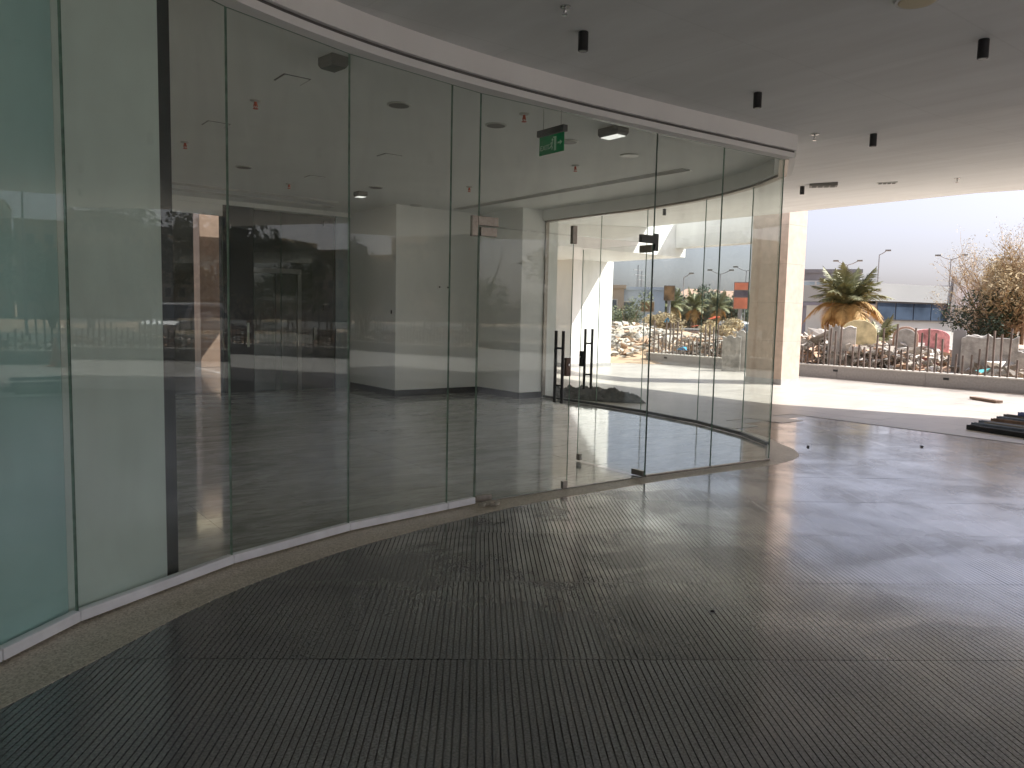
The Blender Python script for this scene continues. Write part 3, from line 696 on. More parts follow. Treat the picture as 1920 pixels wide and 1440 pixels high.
for (x, y), wd_ in zip(((1.6,1.2), (4.0,-1.0), (8.2,.6), (10.2,2.4), (2.0,-3.4), (6.2,-3.2), (11.6,7.4), (12.4,-1.5), (12.3,11.0), (.9,3.0)), ('just outside the second pane', 'behind the viewer to the right', 'right of the view beside the terrace', 'closest to the metal profile pile', 'deep behind the viewer', 'behind the viewer in the middle of the soffit', 'outside the middle of the rear glass wall', 'right of the view near the drip edge', 'outside the rear glass wall beside the concrete beam', 'over the sill of the leftmost pane')):
    c = copy_tree(d0); c.location = (x, y, zceil(x)); c['label'] = 'black cylinder downlight ' + wd_
def sprinkler(p, z, label, mt='chrome', s=1.0, group='sprinklers under the canopy'):
    t_ = thing('sprinkler', label, 'sprinkler', (p.x, p.y, z), 0, group); t_.scale = (s, s, s)
    mb = MB(); mb.lathe([(.045,0), (.045,-.008), (.030,-.014)][::-1], (0,0,0), 18); mb.build('escutcheon', 'chrome' if mt == 'chrome' else 'white_plastic', t_)
    mb = MB(); mb.lathe([(.012,-.012), (.012,-.035), (.006,-.05)][::-1], (0,0,0), 10); mb.tube([(-.012,0,-.03), (-.016,0,-.05), (0,0,-.066)], .004, 5); mb.tube([(.012,0,-.03), (.016,0,-.05), (0,0,-.066)], .004, 5); mb.build('head', mt, t_)
    mb = MB(); mb.lathe([(.022,-.066), (.022,-.070)][::-1], (0,0,0), 12); mb.build('deflector', mt, t_); return t_
for q, lb in (((1060,12), 'chrome sprinkler above the nearest cylinder downlight, top centre'), ((1528,251), 'chrome sprinkler right of the fascia corner'), ((1795,334), 'chrome sprinkler near the sunlit edge of the ceiling')):
    p = CE(*q); sprinkler(p, zceil(p.x), lb, s=1.0 if q[1] > 100 else .8)
for q, lb, s in (((1544,344), 'grey rectangular surface vent close to the fascia corner', (.42,.20,.05)), ((1663,342), 'smaller pair of ceiling slots right of the grey vent', (.30,.12,.015))):
    p = CE(*q); t_ = thing('ceiling_vent', lb, 'vent', (p.x, p.y, zceil(p.x)), R(-57))
    mb = MB(); mb.box((0,0,-s[2]/2+.01), (s[0],s[1],s[2]+.02)); mb.build('frame', 'vent' if s[2] > .03 else 'white_plastic', t_, bevel=.003)
    for k in range(4):
        mb = MB(); mb.box((-s[0]*.33+k*s[0]*.22,0,-s[2]-.004), (s[0]*.16,s[1]*.7,.006)); mb.build('slot', 'lens' if s[2] > .03 and k < 0 else 'groove_dark', t_)
p = CE(1720,-6); t_ = thing('round_ceiling_light', 'round white ceiling light cut by the top edge of the view', 'ceiling light', (p.x, p.y, 3.6))
mb = MB(); mb.lathe([(.13,0), (.135,-.01), (.125,-.028)][::-1], (0,0,0), 32); mb.build('rim', 'white_plastic', t_)
mb = MB(); mb.lathe([(.108,-.029), (.10,-.034)][::-1], (0,0,0), 32); mb.build('diffuser', 'cream', t_)

# ------------------------------------------------------------------ ceiling fittings inside
ZI = 3.584
def box_light(px, py, label, dim, lensm, rz=0):
    p = G(px, py, ZI); t_ = thing('emergency_light', label, 'emergency light', (p.x, p.y, ZI), rz, 'box lights on the hall ceiling')
    mb = MB(); x, y, h = dim; mb.add([(a*x/2*k, b*y/2*k, z) for z, k in ((0,1), (-h*.7,1), (-h,.86)) for a, b in ((-1,-1), (1,-1), (1,1), (-1,1))],
        [(0,1,5,4), (1,2,6,5), (2,3,7,6), (3,0,4,7), (4,5,9,8), (5,6,10,9), (6,7,11,10), (7,4,8,11), (3,2,1,0), (8,9,10,11)])
    mb.build('housing', 'vent', t_); mb = MB(); mb.box((0,0,-h-.003), (x*.8,y*.8,.006)); mb.build('lens', lensm, t_)
box_light(1150,240, 'box emergency light with bright white lens right of the exit sign', (.16,.30,.09), 'lit')
box_light(625,108, 'large box emergency light with dark lens near the front glass', (.15,.20,.08), 'lens_dark', R(8))
box_light(676,360, 'small box light above the dark lobby door', (.16,.20,.08), 'lit')
for q, lb in (((748,196), 'dark round ceiling speaker, largest of those inside the hall'), ((457,313), 'dark round ceiling speaker above the side glass wall'), ((705,351), 'dark round ceiling speaker left of the white column'), ((1066,265), 'round speaker half hidden behind the exit sign'), ((1180,291), 'pale round speaker right of the exit sign'), ((780,385), 'faint round speaker above the white column'), ((930,234), 'round speaker left of the exit sign')):
    p = G(*q, ZI); t_ = thing('ceiling_speaker', lb, 'ceiling speaker', (p.x, p.y, ZI), 0, 'round speakers in the hall ceiling')
    mb = MB(); mb.lathe([(.115,0), (.115,-.008), (.10,-.012)][::-1], (0,0,0), 24); mb.build('rim', 'white_plastic', t_)
    mb = MB(); mb.lathe([(.096,-.0125), (.096,-.0135)][::-1], (0,0,0), 24); mb.build('grille', 'vent' if 'pale' not in lb and 'faint' not in lb else 'white_plastic', t_)
for q, lb in (((548,149), 'square ceiling hatch nearest the front glass'), ((405,233), 'square ceiling hatch close to the black side wall'), ((730,292), 'square ceiling hatch right of the dark lobby'), ((590,332), 'farthest square ceiling hatch')):
    p = G(*q, ZI); t_ = thing('ceiling_hatch', lb, 'hatch', (p.x, p.y, ZI), 0, 'square hatches in the hall ceiling')
    mb = MB(); mb.box((0,0,-.002), (.24,.24,.004)); mb.build('frame', 'vent', t_); mb = MB(); mb.box((0,0,-.006), (.215,.215,.006)); mb.build('cover', 'inner_ceiling', t_)
for q, lb in (((479,188), 'orange capped sprinkler nearest the front glass'), ((347,266), 'orange capped sprinkler beside the black side wall'), ((542,344), 'red capped sprinkler in front of the dark lobby'), ((983,213), 'red capped sprinkler left of the exit sign'), ((1079,310), 'dark red sprinkler below the exit sign'), ((880,350), 'tiny orange sprinkler above the door corner fitting')):
    p = G(*q, ZI); sprinkler(p, ZI, lb, 'red', 1.15, 'capped sprinklers in the hall ceiling')
def slot(x0, y0, x1, y1, label):
    t_ = thing('linear_diffuser', label, 'air diffuser', (0,0,0)); w2 = .07
    dx, dy = x1-x0, y1-y0; L = math.hypot(dx, dy); a_ = math.atan2(dy, dx); cx, cy = (x0+x1)/2, (y0+y1)/2
    mb = MB(); mb.box((cx, cy, ZI-.001), (L, .12, .004), a_); mb.build('dark_slot', 'groove_dark', t_)
    nn = Vector((-dy, dx)).normalized()
    for s in (-1, 0, 1):
        mb = MB(); mb.box((cx+nn.x*s*w2, cy+nn.y*s*w2, ZI-.006), (L+.03, .02 if s else .012, .014), a_); mb.build('trim', 'white_plastic', t_)
slot(8.17,6.95,8.17,12.5, 'long linear air diffuser running along the rear glass wall')
slot(3.2,13.3,6.1,13.42, 'linear air diffuser nearer the front, ahead of the dark lobby'); slot(3.2,13.95,6.3,14.05, 'linear air diffuser closest to the dark lobby')

# exit sign
ex = thing('exit_sign', 'green illuminated exit sign hanging from two rods in the hall', 'exit sign', tuple(G(1035, 243, 3.22)), R(-90))
# local x runs along world -Y when seen from -X
def sbox(nm, cx, cz, w_, h, d, mt, y=0, par=ex):
    mb = MB(); mb.box((cx, y, cz), (w_, d, h)); return mb.build(nm, mt, par, bevel=.002 if d > .01 else 0)
sbox('housing', 0, -.015, .36, .055, .05, 'sign_bar')
pn = sbox('sign_panel', 0, -.125, .33, .16, .006, 'sign_green')
for x in (-.12, .12):
    mb = MB(); mb.tube([(x,0,.01), (x,0,.364)], .004, 6); mb.build('hanging_rod', 'chrome', ex)
fc = bpy.data.curves.new('txt', 'FONT'); fc.body = 'EXIT'; fc.size = .062; fc.extrude = .0008; fc.align_x = 'CENTER'
fo_ = bpy.data.objects.new('txt', fc); C.objects.link(fo_); dg_ = bpy.context.evaluated_depsgraph_get()
fm = bpy.data.meshes.new_from_object(fo_.evaluated_get(dg_)); bpy.data.objects.remove(fo_)
fm.materials.clear(); fm.materials.append(M['sign_white'])
to = bpy.data.objects.new('lettering', fm); C.objects.link(to); to.parent = pn; to.rotation_euler = (PI/2,0,0); to.location = (-.088,-.0048,-.165)
mb = MB()   # running figure in a doorway, and arrow
def q2(pts, y=-.0042):
    n_ = len(pts); mb.add([(x, y, z) for x, z in pts]+[(x, y+.001, z) for x, z in pts], [tuple(range(n_)), tuple(range(n_, 2*n_))[::-1]]+[(i, (i+1)%n_, n_+(i+1)%n_, n_+i) for i in range(n_)])
cx, cz = .025, -.125
q2([(cx+.012,cz-.06), (cx+.04,cz-.06), (cx+.04,cz+.06), (cx-.005,cz+.06), (cx-.005,cz+.05), (cx+.012,cz+.05)])
q2([(cx-.01+.012*math.cos(a), cz+.035+.012*math.sin(a)) for a in [k*PI/4 for k in range(8)]])
q2([(cx-.028,cz-.012), (cx-.014,cz-.015), (cx-.002,cz+.02), (cx-.018,cz+.022)])
q2([(cx-.028,cz-.012), (cx-.014,cz-.015), (cx-.004,cz-.03), (cx-.014,cz-.05), (cx-.022,cz-.046), (cx-.016,cz-.032)])
q2([(cx-.028,cz-.01), (cx-.046,cz-.026), (cx-.062,cz-.03), (cx-.060,cz-.036), (cx-.042,cz-.034), (cx-.022,cz-.02)])
q2([(cx-.018,cz+.018), (cx-.038,cz+.012), (cx-.044,cz-.002), (cx-.038,cz-.004), (cx-.034,cz+.006), (cx-.016,cz+.010)])
pg = mb.build('pictogram', 'sign_white', pn)
mb = MB(); q2([(.085,-.118), (.115,-.118), (.115,-.105), (.145,-.125), (.115,-.145), (.115,-.132), (.085,-.132)]); mb.build('arrow', 'sign_white', pn)

# ------------------------------------------------------------------ beyond the fence
def mound(name, cx, cy, rx_, ry_, h, mt, seed=0, n=26, z0=-.1, jag=.25):
    rnd = random.Random(seed); ph = [(rnd.uniform(2,7), rnd.uniform(2,7), rnd.uniform(0,6)) for _ in range(6)]
    vs = []
    for j in range(n):
        for i in range(n):
            u, v = i/(n-1)*2-1, j/(n-1)*2-1; r_ = u*u+v*v
            b = max(0, 1-r_); wv = sum(math.sin(a*u*2+c*v*2+p) for a, c, p in ph)/6
            vs.append((cx+u*rx_, cy+v*ry_, z0+h*(b**.8)*(1+jag*wv)+(rnd.uniform(-.03,.03) if b > 0 else 0)))
    mb = MB(); mb.add(vs, [(j*n+i, j*n+i+1, (j+1)*n+i+1, (j+1)*n+i) for j in range(n-1) for i in range(n-1)])
    return mb.build(name, mt, smooth=True)
# sand banks behind the fence
bank = [((1560,640), 29, 5, 3, .95, 3), ((1700,640), 30, 6, 3, .9, 4), ((1840,640), 29, 6, 3, .8, 5), ((1950,640), 27, 5, 3, 1.0, 8), ((1330,625), 34, 9, 5, .75, 6), ((1190,620), 36, 8, 5, 1.1, 7)]
for i, (q, d, a, b, h, s) in enumerate(bank):
    p = AT(*q, d); o = mound('soil_bank', p.x, p.y, a, b, h, 'orange_soil' if i < 4 else 'sand', s); struct(o)
# rubble: individually built lumps
def lump_mesh(seed, mt, n=1):
    rnd = random.Random(seed); bm = bmesh.new()
    for _ in range(9): bm.verts.new((rnd.uniform(-.5,.5), rnd.uniform(-.45,.45), rnd.uniform(-.3,.4)))
    hull = bmesh.ops.convex_hull(bm, input=bm.verts[:]); bmesh.ops.delete(bm, geom=[g for g in hull['geom_interior'] if isinstance(g, bmesh.types.BMVert)], context='VERTS')
    me = bpy.data.meshes.new('rubble_lump'); bm.to_mesh(me); bm.free(); me.materials.append(M[mt]); return me
LM = [lump_mesh(s, mt) for s, mt in enumerate(('rubble','rubble','concrete','pale_slab','rubble','orange_soil'))]
def rubble_heap(name, cx, cy, rx_, ry_, h, cnt, label, seed, s0=.12, s1=.45, z0=0):
    rnd = random.Random(seed); mb = MB()
    for k in range(cnt):
        a = rnd.uniform(0, 6.283); r_ = math.sqrt(rnd.random())
        x, y = cx+math.cos(a)*r_*rx_, cy+math.sin(a)*r_*ry_
        if x < 20.95 and y < 19.2: x = 20.95+rnd.random()*.8
        z = z0+h*(1-r_*r_)**.8*rnd.uniform(.85,1.12)
        me = LM[rnd.randrange(6)]; s = rnd.uniform(s0, s1)*rnd.choice((.5,.7,1,1.3)); mt = Matrix.Translation((x,y,z)) @ Matrix.Rotation(rnd.uniform(0,6),4,'Z') @ Matrix.Rotation(rnd.uniform(-1,1),4,'X') @ Matrix.Diagonal((s*rnd.uniform(.7,1.7), s*rnd.uniform(.6,1.2), s*rnd.uniform(.3,1), 1))
        mb.add([mt@v.co for v in me.vertices], [tuple(p.vertices) for p in me.polygons], rnd.choice((0,0,1,2,3)))
    o = mb.build(name, ['rubble', 'concrete', 'pale_slab', 'orange_soil']); o['kind'] = 'stuff'; o['label'] = label; o['category'] = 'rubble'; return o
p = AT(1165,635,33); struct(mound('rubble_mound', p.x, p.y, 4.2, 3.2, 1.15, 'rubble', 11, jag=.4)); rubble_heap('rubble_heap', p.x, p.y, 4.3, 3.2, 1.2, 1500, 'heap of broken concrete and stone right of the white end wall', 1)
p = AT(1330,650,27); rubble_heap('rubble_field', p.x, p.y, 3.6, 2.2, .75, 1500, 'broken stone and scraps behind the rods seen through the glass', 2, .08, .3)
p = AT(1290,640,31); rubble_heap('rubble_field', p.x, p.y, 4.5, 3, .9, 1100, 'farther band of stone scraps behind the rods through the glass', 12, .1, .4)
p = AT(1690,660,25.5); rubble_heap('rubble_field', p.x, p.y, 5.5, 2.2, .95, 1600, 'white and brown rubble strewn behind the rod fence at right', 3, .08, .4)
p = AT(1540,655,25.5); rubble_heap('rubble_field', p.x, p.y, 2.5, 2.2, 1.15, 700, 'pale rubble behind the rods beside the stone pillar', 4, .08, .45)
p = AT(1900,660,24.5); rubble_heap('rubble_field', p.x, p.y, 2.5, 1.8, .9, 500, 'rubble behind the rods at the right edge', 5, .08, .4)
rubble_heap('rubble_field', 25.5, -2, 3.5, 7, .6, 900, 'rubble behind the fence seen in the left glass reflection', 6, .1, .6)
# coloured scraps
for i, (q, d, c_, s) in enumerate((((1246,606),31,'scrap_blue',.35), ((1272,657),24.5,'scrap_blue',.22), ((1300,615),28,'red',.2), ((1340,600),30,'red',.25), ((1410,660),24,'lens',.2), ((1862,690),22.5,'lens',.25), ((1838,700),22.2,'scrap_teal',.2))):
    if c_ not in M: M[c_] = mat(c_, (.05,.30,.55) if c_ == 'scrap_blue' else (.10,.40,.42), .5)
    p = AT(*q, d); mb = MB(); mb.add([Vector((random.uniform(-1,1)*s, random.uniform(-1,1)*s, random.uniform(0,.7)*s)) for _ in range(7)], [(0,1,2), (1,2,3), (2,3,4), (3,4,5), (4,5,6), (0,3,5), (1,4,6)])
    tag(mb.build('plastic_scrap', c_, loc=p), ['blue plastic sheet scrap on the sand bank', 'blue plastic scrap by the plinth through the glass', 'red scrap among the stones behind the rods', 'orange red scrap on the far sand', 'white bag by the plinth near the pillar', 'white bag behind the rods at right', 'teal scrap at the foot of the large pocked slab'][i], 'litter')
# standing slabs
def slab(name, q, d, w_, h, th, mt, label, cat='slab', round_=0, lean=0, z=0, rz=None, pocks=0):
    p = AT(*q, d); r_ = ray(*q); a_ = math.atan2(r_.y, r_.x)+PI/2 if rz is None else rz
    n_ = 10; prof = [(-w_/2, 0), (w_/2, 0)]
    if round_:
        prof += [(w_/2*math.cos(k*PI/n_), h-round_+round_*math.sin(k*PI/n_)) for k in range(n_+1)]
    else:
        rnd = random.Random(int(q[0])); prof += [(w_/2-w_*k/n_, h*(1+rnd.uniform(-.05,.03))) for k in range(n_+1)]
    mb = MB(); L = len(prof)
    mb.add([(x, y, zz) for y in (-th/2, th/2) for x, zz in prof], [tuple(range(L)), tuple(range(L, 2*L))[::-1]]+[(i, i+L, (i+1)%L+L, (i+1)%L) for i in range(L)])
    root = mb.build(name, mt, bevel=.02, loc=(p.x, p.y, z)); root.rotation_euler = (lean, 0, a_)
    if pocks:
        rnd = random.Random(pocks); pm = MB(); nc, nr = int(w_/.16), int(h/.24)
        for i in range(nc):
            for j in range(nr):
                x = -w_/2+.1+i*(w_-.2)/max(1, nc-1)+rnd.uniform(-.02,.02); zz = .12+j*(h-.2)/max(1, nr-1)+rnd.uniform(-.03,.03)
                pm.box((x, -th/2-.003, zz), (.035+rnd.uniform(0,.03), .012, .05+rnd.uniform(0,.04)), 0, 0, (0, rnd.uniform(-.6,.6)))
        po = pm.build('pock_marks', 'bldg_grey', root); po['kind'] = 'stuff'
    return tag(root, label, cat)
slab('concrete_slab', (1560,690), 24.2, .30, 1.55, .15, 'concrete', 'narrow grey slab standing left of the yellow block', z=-.05)
slab('broken_slab', (1582,690), 24.4, .55, 1.5, .2, 'pale_slab', 'whitish broken slab leaning against the yellow block', lean=-.08, z=-.05, pocks=2)
slab('yellow_block', (1606,690), 25.0, .95, 1.72, .7, 'yellow_stone', 'rounded yellow foam block wedged among the slabs', 'block', round_=.35, z=-.05)
slab('arched_panel', (1694,690), 24.4, .55, 1.5, .18, 'concrete', 'grey arched panel standing behind the rods', round_=.26, z=-.05)
slab('red_arch', (1694,690), 24.65, .66, 1.56, .2, 'redroof', 'dark red arched edge behind the grey arched panel', round_=.3, z=-.05)
slab('pink_tarpaulin', (1742,660), 25.5, 1.0, 1.50, .6, 'pink', 'pink and red cloth bundle draped over rubble behind the rods', 'cloth', round_=.2, z=-.05)
slab('concrete_slab', (1795,690), 23.4, .30, 1.55, .2, 'bldg_grey', 'grey post-like slab left of the large pocked slab', z=-.05)
slab('concrete_slab', (1852,690), 23.2, 1.25, 1.36, .25, 'concrete', 'wide grey slab covered in dark pock marks', z=-.05, pocks=5)
slab('concrete_slab', (1822,690), 23.5, .8, 1.42, .25, 'concrete', 'second pocked slab overlapping the wide one', z=-.05, pocks=6, lean=-.05)
slab('concrete_slab', (1905,690), 23.2, .42, 1.0, .25, 'concrete', 'low pocked slab at the right edge of the view', z=-.05, pocks=8)
slab('concrete_slab', (1370,690), 24.6, .55, 1.15, .2, 'concrete', 'grey slab standing behind the rods, left of the pillar', z=-.05)
slab('concrete_slab', (1395,690), 24.8, .55, 1.3, .2, 'pale_slab', 'pale slab just left of the stone pillar', z=-.05, pocks=3)

# ------------------------------------------------------------------ vegetation
def leaf_cloud(mb, c, r_, n, s, rnd, flat=.8, mi=0):
    for _ in range(n):
        while True:
            p = Vector((rnd.uniform(-1,1), rnd.uniform(-1,1), rnd.uniform(-1,1)))
            if .25 < p.length < 1: break
        p = Vector((p.x*r_[0], p.y*r_[1], p.z*r_[2]))+Vector(c)
        a = Vector((rnd.uniform(-1,1), rnd.uniform(-1,1), rnd.uniform(-1,1))).normalized(); b = a.orthogonal().normalized()
        L = s*rnd.uniform(.6,1.5)
        mb.add([p-a*L, p+b*L*.35, p+a*L, p-b*L*.35], [(0,1,2,3)], mi)
def tree(name, base, h, r_, label, leaf='leaf', n=2600, seed=0, ls=.10, group=None, cat='tree', clumps=14, trunk=True):
    rnd = random.Random(seed); root = thing(name, label, cat, base, 0, group)
    tm = MB(); cm = MB(); tips = []
    nl = 5
    for k in range(nl):
        a = rnd.uniform(0, 6.28); pts = [(rnd.uniform(-.1,.1), rnd.uniform(-.1,.1), 0)]
        for s in range(1, 5): pts.append((math.cos(a)*r_*.62*(s/4)**1.3+rnd.uniform(-.1,.1), math.sin(a)*r_*.62*(s/4)**1.3+rnd.uniform(-.1,.1), h*.75*(s/4)))
        tm.tube(pts, .05*h*.4, 6, 0, .012); tips.append(pts[-1]); tips.append(pts[-2])
    if trunk: tm.build('trunk', 'bark', root)
    for k in range(clumps):
        t0 = rnd.choice(tips); c = (t0[0]+rnd.uniform(-.45,.45)*r_, t0[1]+rnd.uniform(-.45,.45)*r_, max(h*.3, min(h*.88, t0[2]+rnd.uniform(-.4,.3)*h*.6)))
        leaf_cloud(cm, c, (r_*.42, r_*.42, h*.17), n//clumps, ls, rnd)
    cm.build('crown', leaf, root); return root
# dry branching tree at right
def dry_tree(base, h, r_, label, seed):
    rnd = random.Random(seed); root = thing('dry_tree', label, 'tree', base); tm = MB(); tw = MB(); lf = MB()
    def br(p, d, L, rad, lv):
        pts = [p]
        for s in range(5):
            d = (d+Vector((rnd.uniform(-.18,.18), rnd.uniform(-.18,.18), rnd.uniform(-.02,.16)))).normalized(); p = p+d*L/5; pts.append(p)
        (tm if lv < 2 else tw).tube(pts, rad, 5 if lv < 2 else 3, 0, rad*.45)
        if lv >= 3:
            if rnd.random() < .8: leaf_cloud(lf, p, (.24,.24,.3), 10, .034, rnd)
            return
        for _ in range((7, 7, 8)[lv]):
            q = pts[rnd.randrange(1, 6)]; dd = (d*.8+Vector((rnd.uniform(-1,1), rnd.uniform(-1,1), rnd.uniform(-.3,.8)))*.8).normalized()
            br(q, dd, L*rnd.uniform(.45,.72), rad*.45, lv+1)
    for k in range(7):
        a = k*.9+rnd.uniform(-.2,.2); br(Vector((0,0,0)), Vector((math.cos(a)*.52, math.sin(a)*.52, 1)).normalized(), h*.62*rnd.uniform(.85,1.1), .07, 0)
    tm.build('trunk', 'bark', root); tw.build('twigs', 'twig', root); lf.build('crown', 'leaf_dry', root); return root
p = AT(1868,620,34); dry_tree((p.x, p.y, 0), 4.2, 2.6, 'tall dry brown tree with bare twigs at the right edge', 5)
p = AT(1915,600,33); tree('green_tree', (p.x, p.y, 0), 4.4, 1.6, 'yellow green tree behind the dry one at the right edge', 'leaf_dry', 3400, 21, .09)
p = AT(1862,600,33); tree('green_bush', (p.x, p.y, 0), 2.9, 1.3, 'dark green bush at the foot of the dry tree', 'leaf_dark', 3000, 22, .08, cat='bush')
def frond_mesh(L, droop, seed, mt):
    rnd = random.Random(seed); mb = MB(); pts = []; n_ = 12
    for s in range(n_+1):
        t_ = s/n_; pts.append(Vector((L*t_*(1-.12*droop*t_), 0, L*(.55*t_-droop*t_*t_))))
    mb.tube(pts, .022, 3, 0, .006)
    for s in range(3, n_*6):
        t_ = s/(n_*6); i = min(int(t_*n_), n_-1); f = t_*n_-i; p = pts[i].lerp(pts[i+1], f); d = (pts[i+1]-pts[i]).normalized()
        l_ = L*.34*math.sin(PI*min(1, t_*.9+.12))*rnd.uniform(.8,1.1)
        for sd_ in (-1, 1):
            e_ = p+d*l_*.6+Vector((0, sd_*l_*.75, -l_*rnd.uniform(.0,.6)))
            mb.add([p-d*.018, e_, p+d*.022], [(0,1,2)])
    return mb.mesh('frond', mt)
FM = [frond_mesh(1.0, .42, 1, 'frond'), frond_mesh(1.0, .62, 2, 'frond'), frond_mesh(1.0, .95, 3, 'frond_dry'), frond_mesh(1.0, 1.2, 4, 'frond_dry'), frond_mesh(1.0, .15, 5, 'frond')]
def palm(base, ht, L, label, seed, n=34, dry=.4):
    rnd = random.Random(seed); root = thing('date_palm', label, 'palm tree', base)
    mb = MB(); pts = [(0,0,0), (.02,0,ht*.5), (0,0,ht)]; mb.tube(pts, .16, 10, 0, .13)
    for k in range(int(ht/.09)):
        a = k*2.4; mb.box((math.cos(a)*.15, math.sin(a)*.15, .05+k*.09), (.09,.06,.10), a, 0, (0,-.5))
    mb.build('trunk', 'bark', root)
    for k in range(n):
        q = k/n; me = FM[4] if q < .15 else (FM[0] if q < .35 else (FM[1] if q < 1-dry else (FM[2] if q < 1-dry/2 else FM[3])))
        el = R(62-95*q+rnd.uniform(-8,8)); a = k*2.399+rnd.uniform(-.2,.2); s = L*rnd.uniform(.82,1.08)
        inst(me, 'frond', root, Matrix.Translation((0,0,ht)) @ Matrix.Rotation(a,4,'Z') @ Matrix.Rotation(-el+R(15),4,'Y') @ Matrix.Scale(s,4))
    return root
p = AT(1587,600,33); palm((p.x, p.y, 0), 2.25, 1.75, 'date palm with brown drooping fronds right of the pillar', 3, 46, .5)
p = AT(1650,620,31); palm((p.x, p.y, 0), .9, 1.05, 'small young palm right of the tall date palm', 4, 24, .1)
for i, (x, d, h, r_, lf, lb) in enumerate(((1178,40,2.9,1.0,'leaf','green bush in front of the pale blue building'), (1163,42,1.9,1.0,'leaf_dark','dark bush left of the green one by the blue building'), (1243,44,2.4,1.0,'leaf_dry','olive bush below the brown hoarding'), (1228,46,1.9,.8,'leaf_dry','low olive bush right of the blue building'), (1365,40,1.7,1.1,'leaf_dry','dry shrub below the large orange sign'), (1340,43,1.5,1.0,'leaf_dry','dry shrub left of the one below the orange sign'))):
    p = AT(x, 600, d); tree('bush', (p.x, p.y, 0), h, r_, lb, lf, 1500, 30+i, .08, cat='bush', clumps=8)
for i in range(13):
    x = 1262+i*11; d = 78+random.uniform(-4,6); p = AT(x, 600, d)
    tree('street_tree', (p.x, p.y, 0), random.uniform(3.6,4.8), random.uniform(1.7,2.3), ['dark street tree, far left of the row through the glass','dark street tree, second in the row','dark street tree, third in the row','dark street tree, fourth in the row','dark street tree, fifth in the row','dark street tree, sixth in the row','middle dark street tree of the row','dark street tree, sixth from the orange sign','dark street tree, fifth from the orange sign','dark street tree, fourth from the orange sign','dark street tree, third from the orange sign','dark street tree, second from the orange sign','dark street tree directly behind the orange sign'][i], 'leaf_dark' if i % 3 else 'leaf', 900, 50+i, .20, 'street trees in a row', clumps=8)
for i, x in enumerate((1258, 1300, 1345)):
    p = AT(x, 600, 66+i*2); t_ = palm((p.x, p.y, 0), 2.6, 1.6, ['palm beside the brown hoarding', 'palm in front of the middle of the tree row', 'palm in front of the right end of the tree row'][i], 70+i, 22, .2)

# ------------------------------------------------------------------ buildings beyond
def building(name, label, c, dim, rz, wall, wins=(), roof=None, cat='building', over=.0):
    root = thing(name, label, cat, (c[0], c[1], 0), rz); W, D, H_ = dim
    mb = MB(); mb.box((0,0,H_/2), (W,D,H_)); mb.build('wall', wall, root)
    mb = MB(); mb.box((0,0,H_+.12), (W+.3+over,D+.3+over,.24)); mb.build('roof', roof or wall, root)
    wm = {}
    for (x, z, w_, h_, mt) in wins:
        mb = MB(); mb.box((x,-D/2-.02,z), (w_+.14,.08,h_+.14)); f = mb.build('window', 'bldg_white' if wall != 'bldg_white' else 'bldg_grey', root)
        mb = MB(); mb.box((x,-D/2-.06,z), (w_,.04,h_)); mb.build('pane', mt, f)
    return root
def face(q): r_ = ray(*q); return math.atan2(r_.y, r_.x)-PI/2
p = AT(1195,600,64); building('blue_building', 'low pale blue building with framed windows through the glass', p, (4.2,4,3.75), face((1195,600)), 'bldg_blue', [(-.9,2.5,.9,.55,'winglass'), (.75,2.45,1.0,.75,'board_brown')])
p = AT(1150,600,62); building('beige_building', 'beige block with one window beside the white end wall', p, (1.5,4,3.8), face((1150,600)), 'bldg_beige', [(-.1,2.5,.6,.8,'winglass')])
p = AT(1530,600,60); building('grey_building', 'grey two storey block with a band of windows behind the palm', p, (5.2,6,4.9), face((1530,600)), 'bldg_grey', [(-1.5+k*.9,3.75,.78,1.1,'paleglass') for k in range(4)], roof='bldg_grey')
p = AT(1560,600,56); building('lilac_wall', 'pale lilac boundary wall with a dark door behind the date palm', p, (6.2,1.5,2.6), face((1560,600)), 'bldg_lilac', [(-2.6,1.4,.35,1.7,'board_dark')])
# white shed
sh = thing('white_shed', 'long white building with pale sloping metal roof and a blue window band', 'building', AT(1720,600,50).to_2d().to_3d(), face((1720,600))+R(50))
sh.scale = (1.5, 1, 1)
mb = MB(); mb.box((.9,0,1.25), (9.6,5,2.5)); mb.build('wall', 'bldg_white', sh)
mb = MB(); mb.box((-2.45,-.2,3.15), (3.9,5.1,.9)); mb.build('roof', 'bldg_roof', sh)
mb = MB(); mb.box((2.75,-.25,3.05), (6.4,5.2,1.25)); mb.build('parapet', 'bldg_lilac', sh)
mb = MB(); mb.box((2.75,-2.87,2.44), (6.4,.06,.08)); mb.build('gutter', 'bldg_beige', sh)
wb = MB(); wb.box((-2.3,-2.55,2.2), (3.4,.12,.95)); wbo = wb.build('window_band', 'bldg_grey', sh)
for k in range(4):
    mb = MB(); mb.box((-3.6+k*.85,-2.63,2.2), (.8,.06,.85)); mb.build('pane', 'winglass', wbo)
mb = MB(); mb.box((-.55,-2.75,3.0), (.18,.2,2.3), 0, 0, (0,.08)); mb.build('post', 'bldg_grey', sh)
for x in (1.15,1.95):
    mb = MB(); mb.box((x,-2.53,1.2), (.04,.06,1.9)); mb.build('door_frame', 'vent', sh)
mb = MB(); mb.box((2.75,-2.515,1.2), (.01,.03,2.2)); mb.build('panel_joint', 'vent', sh)
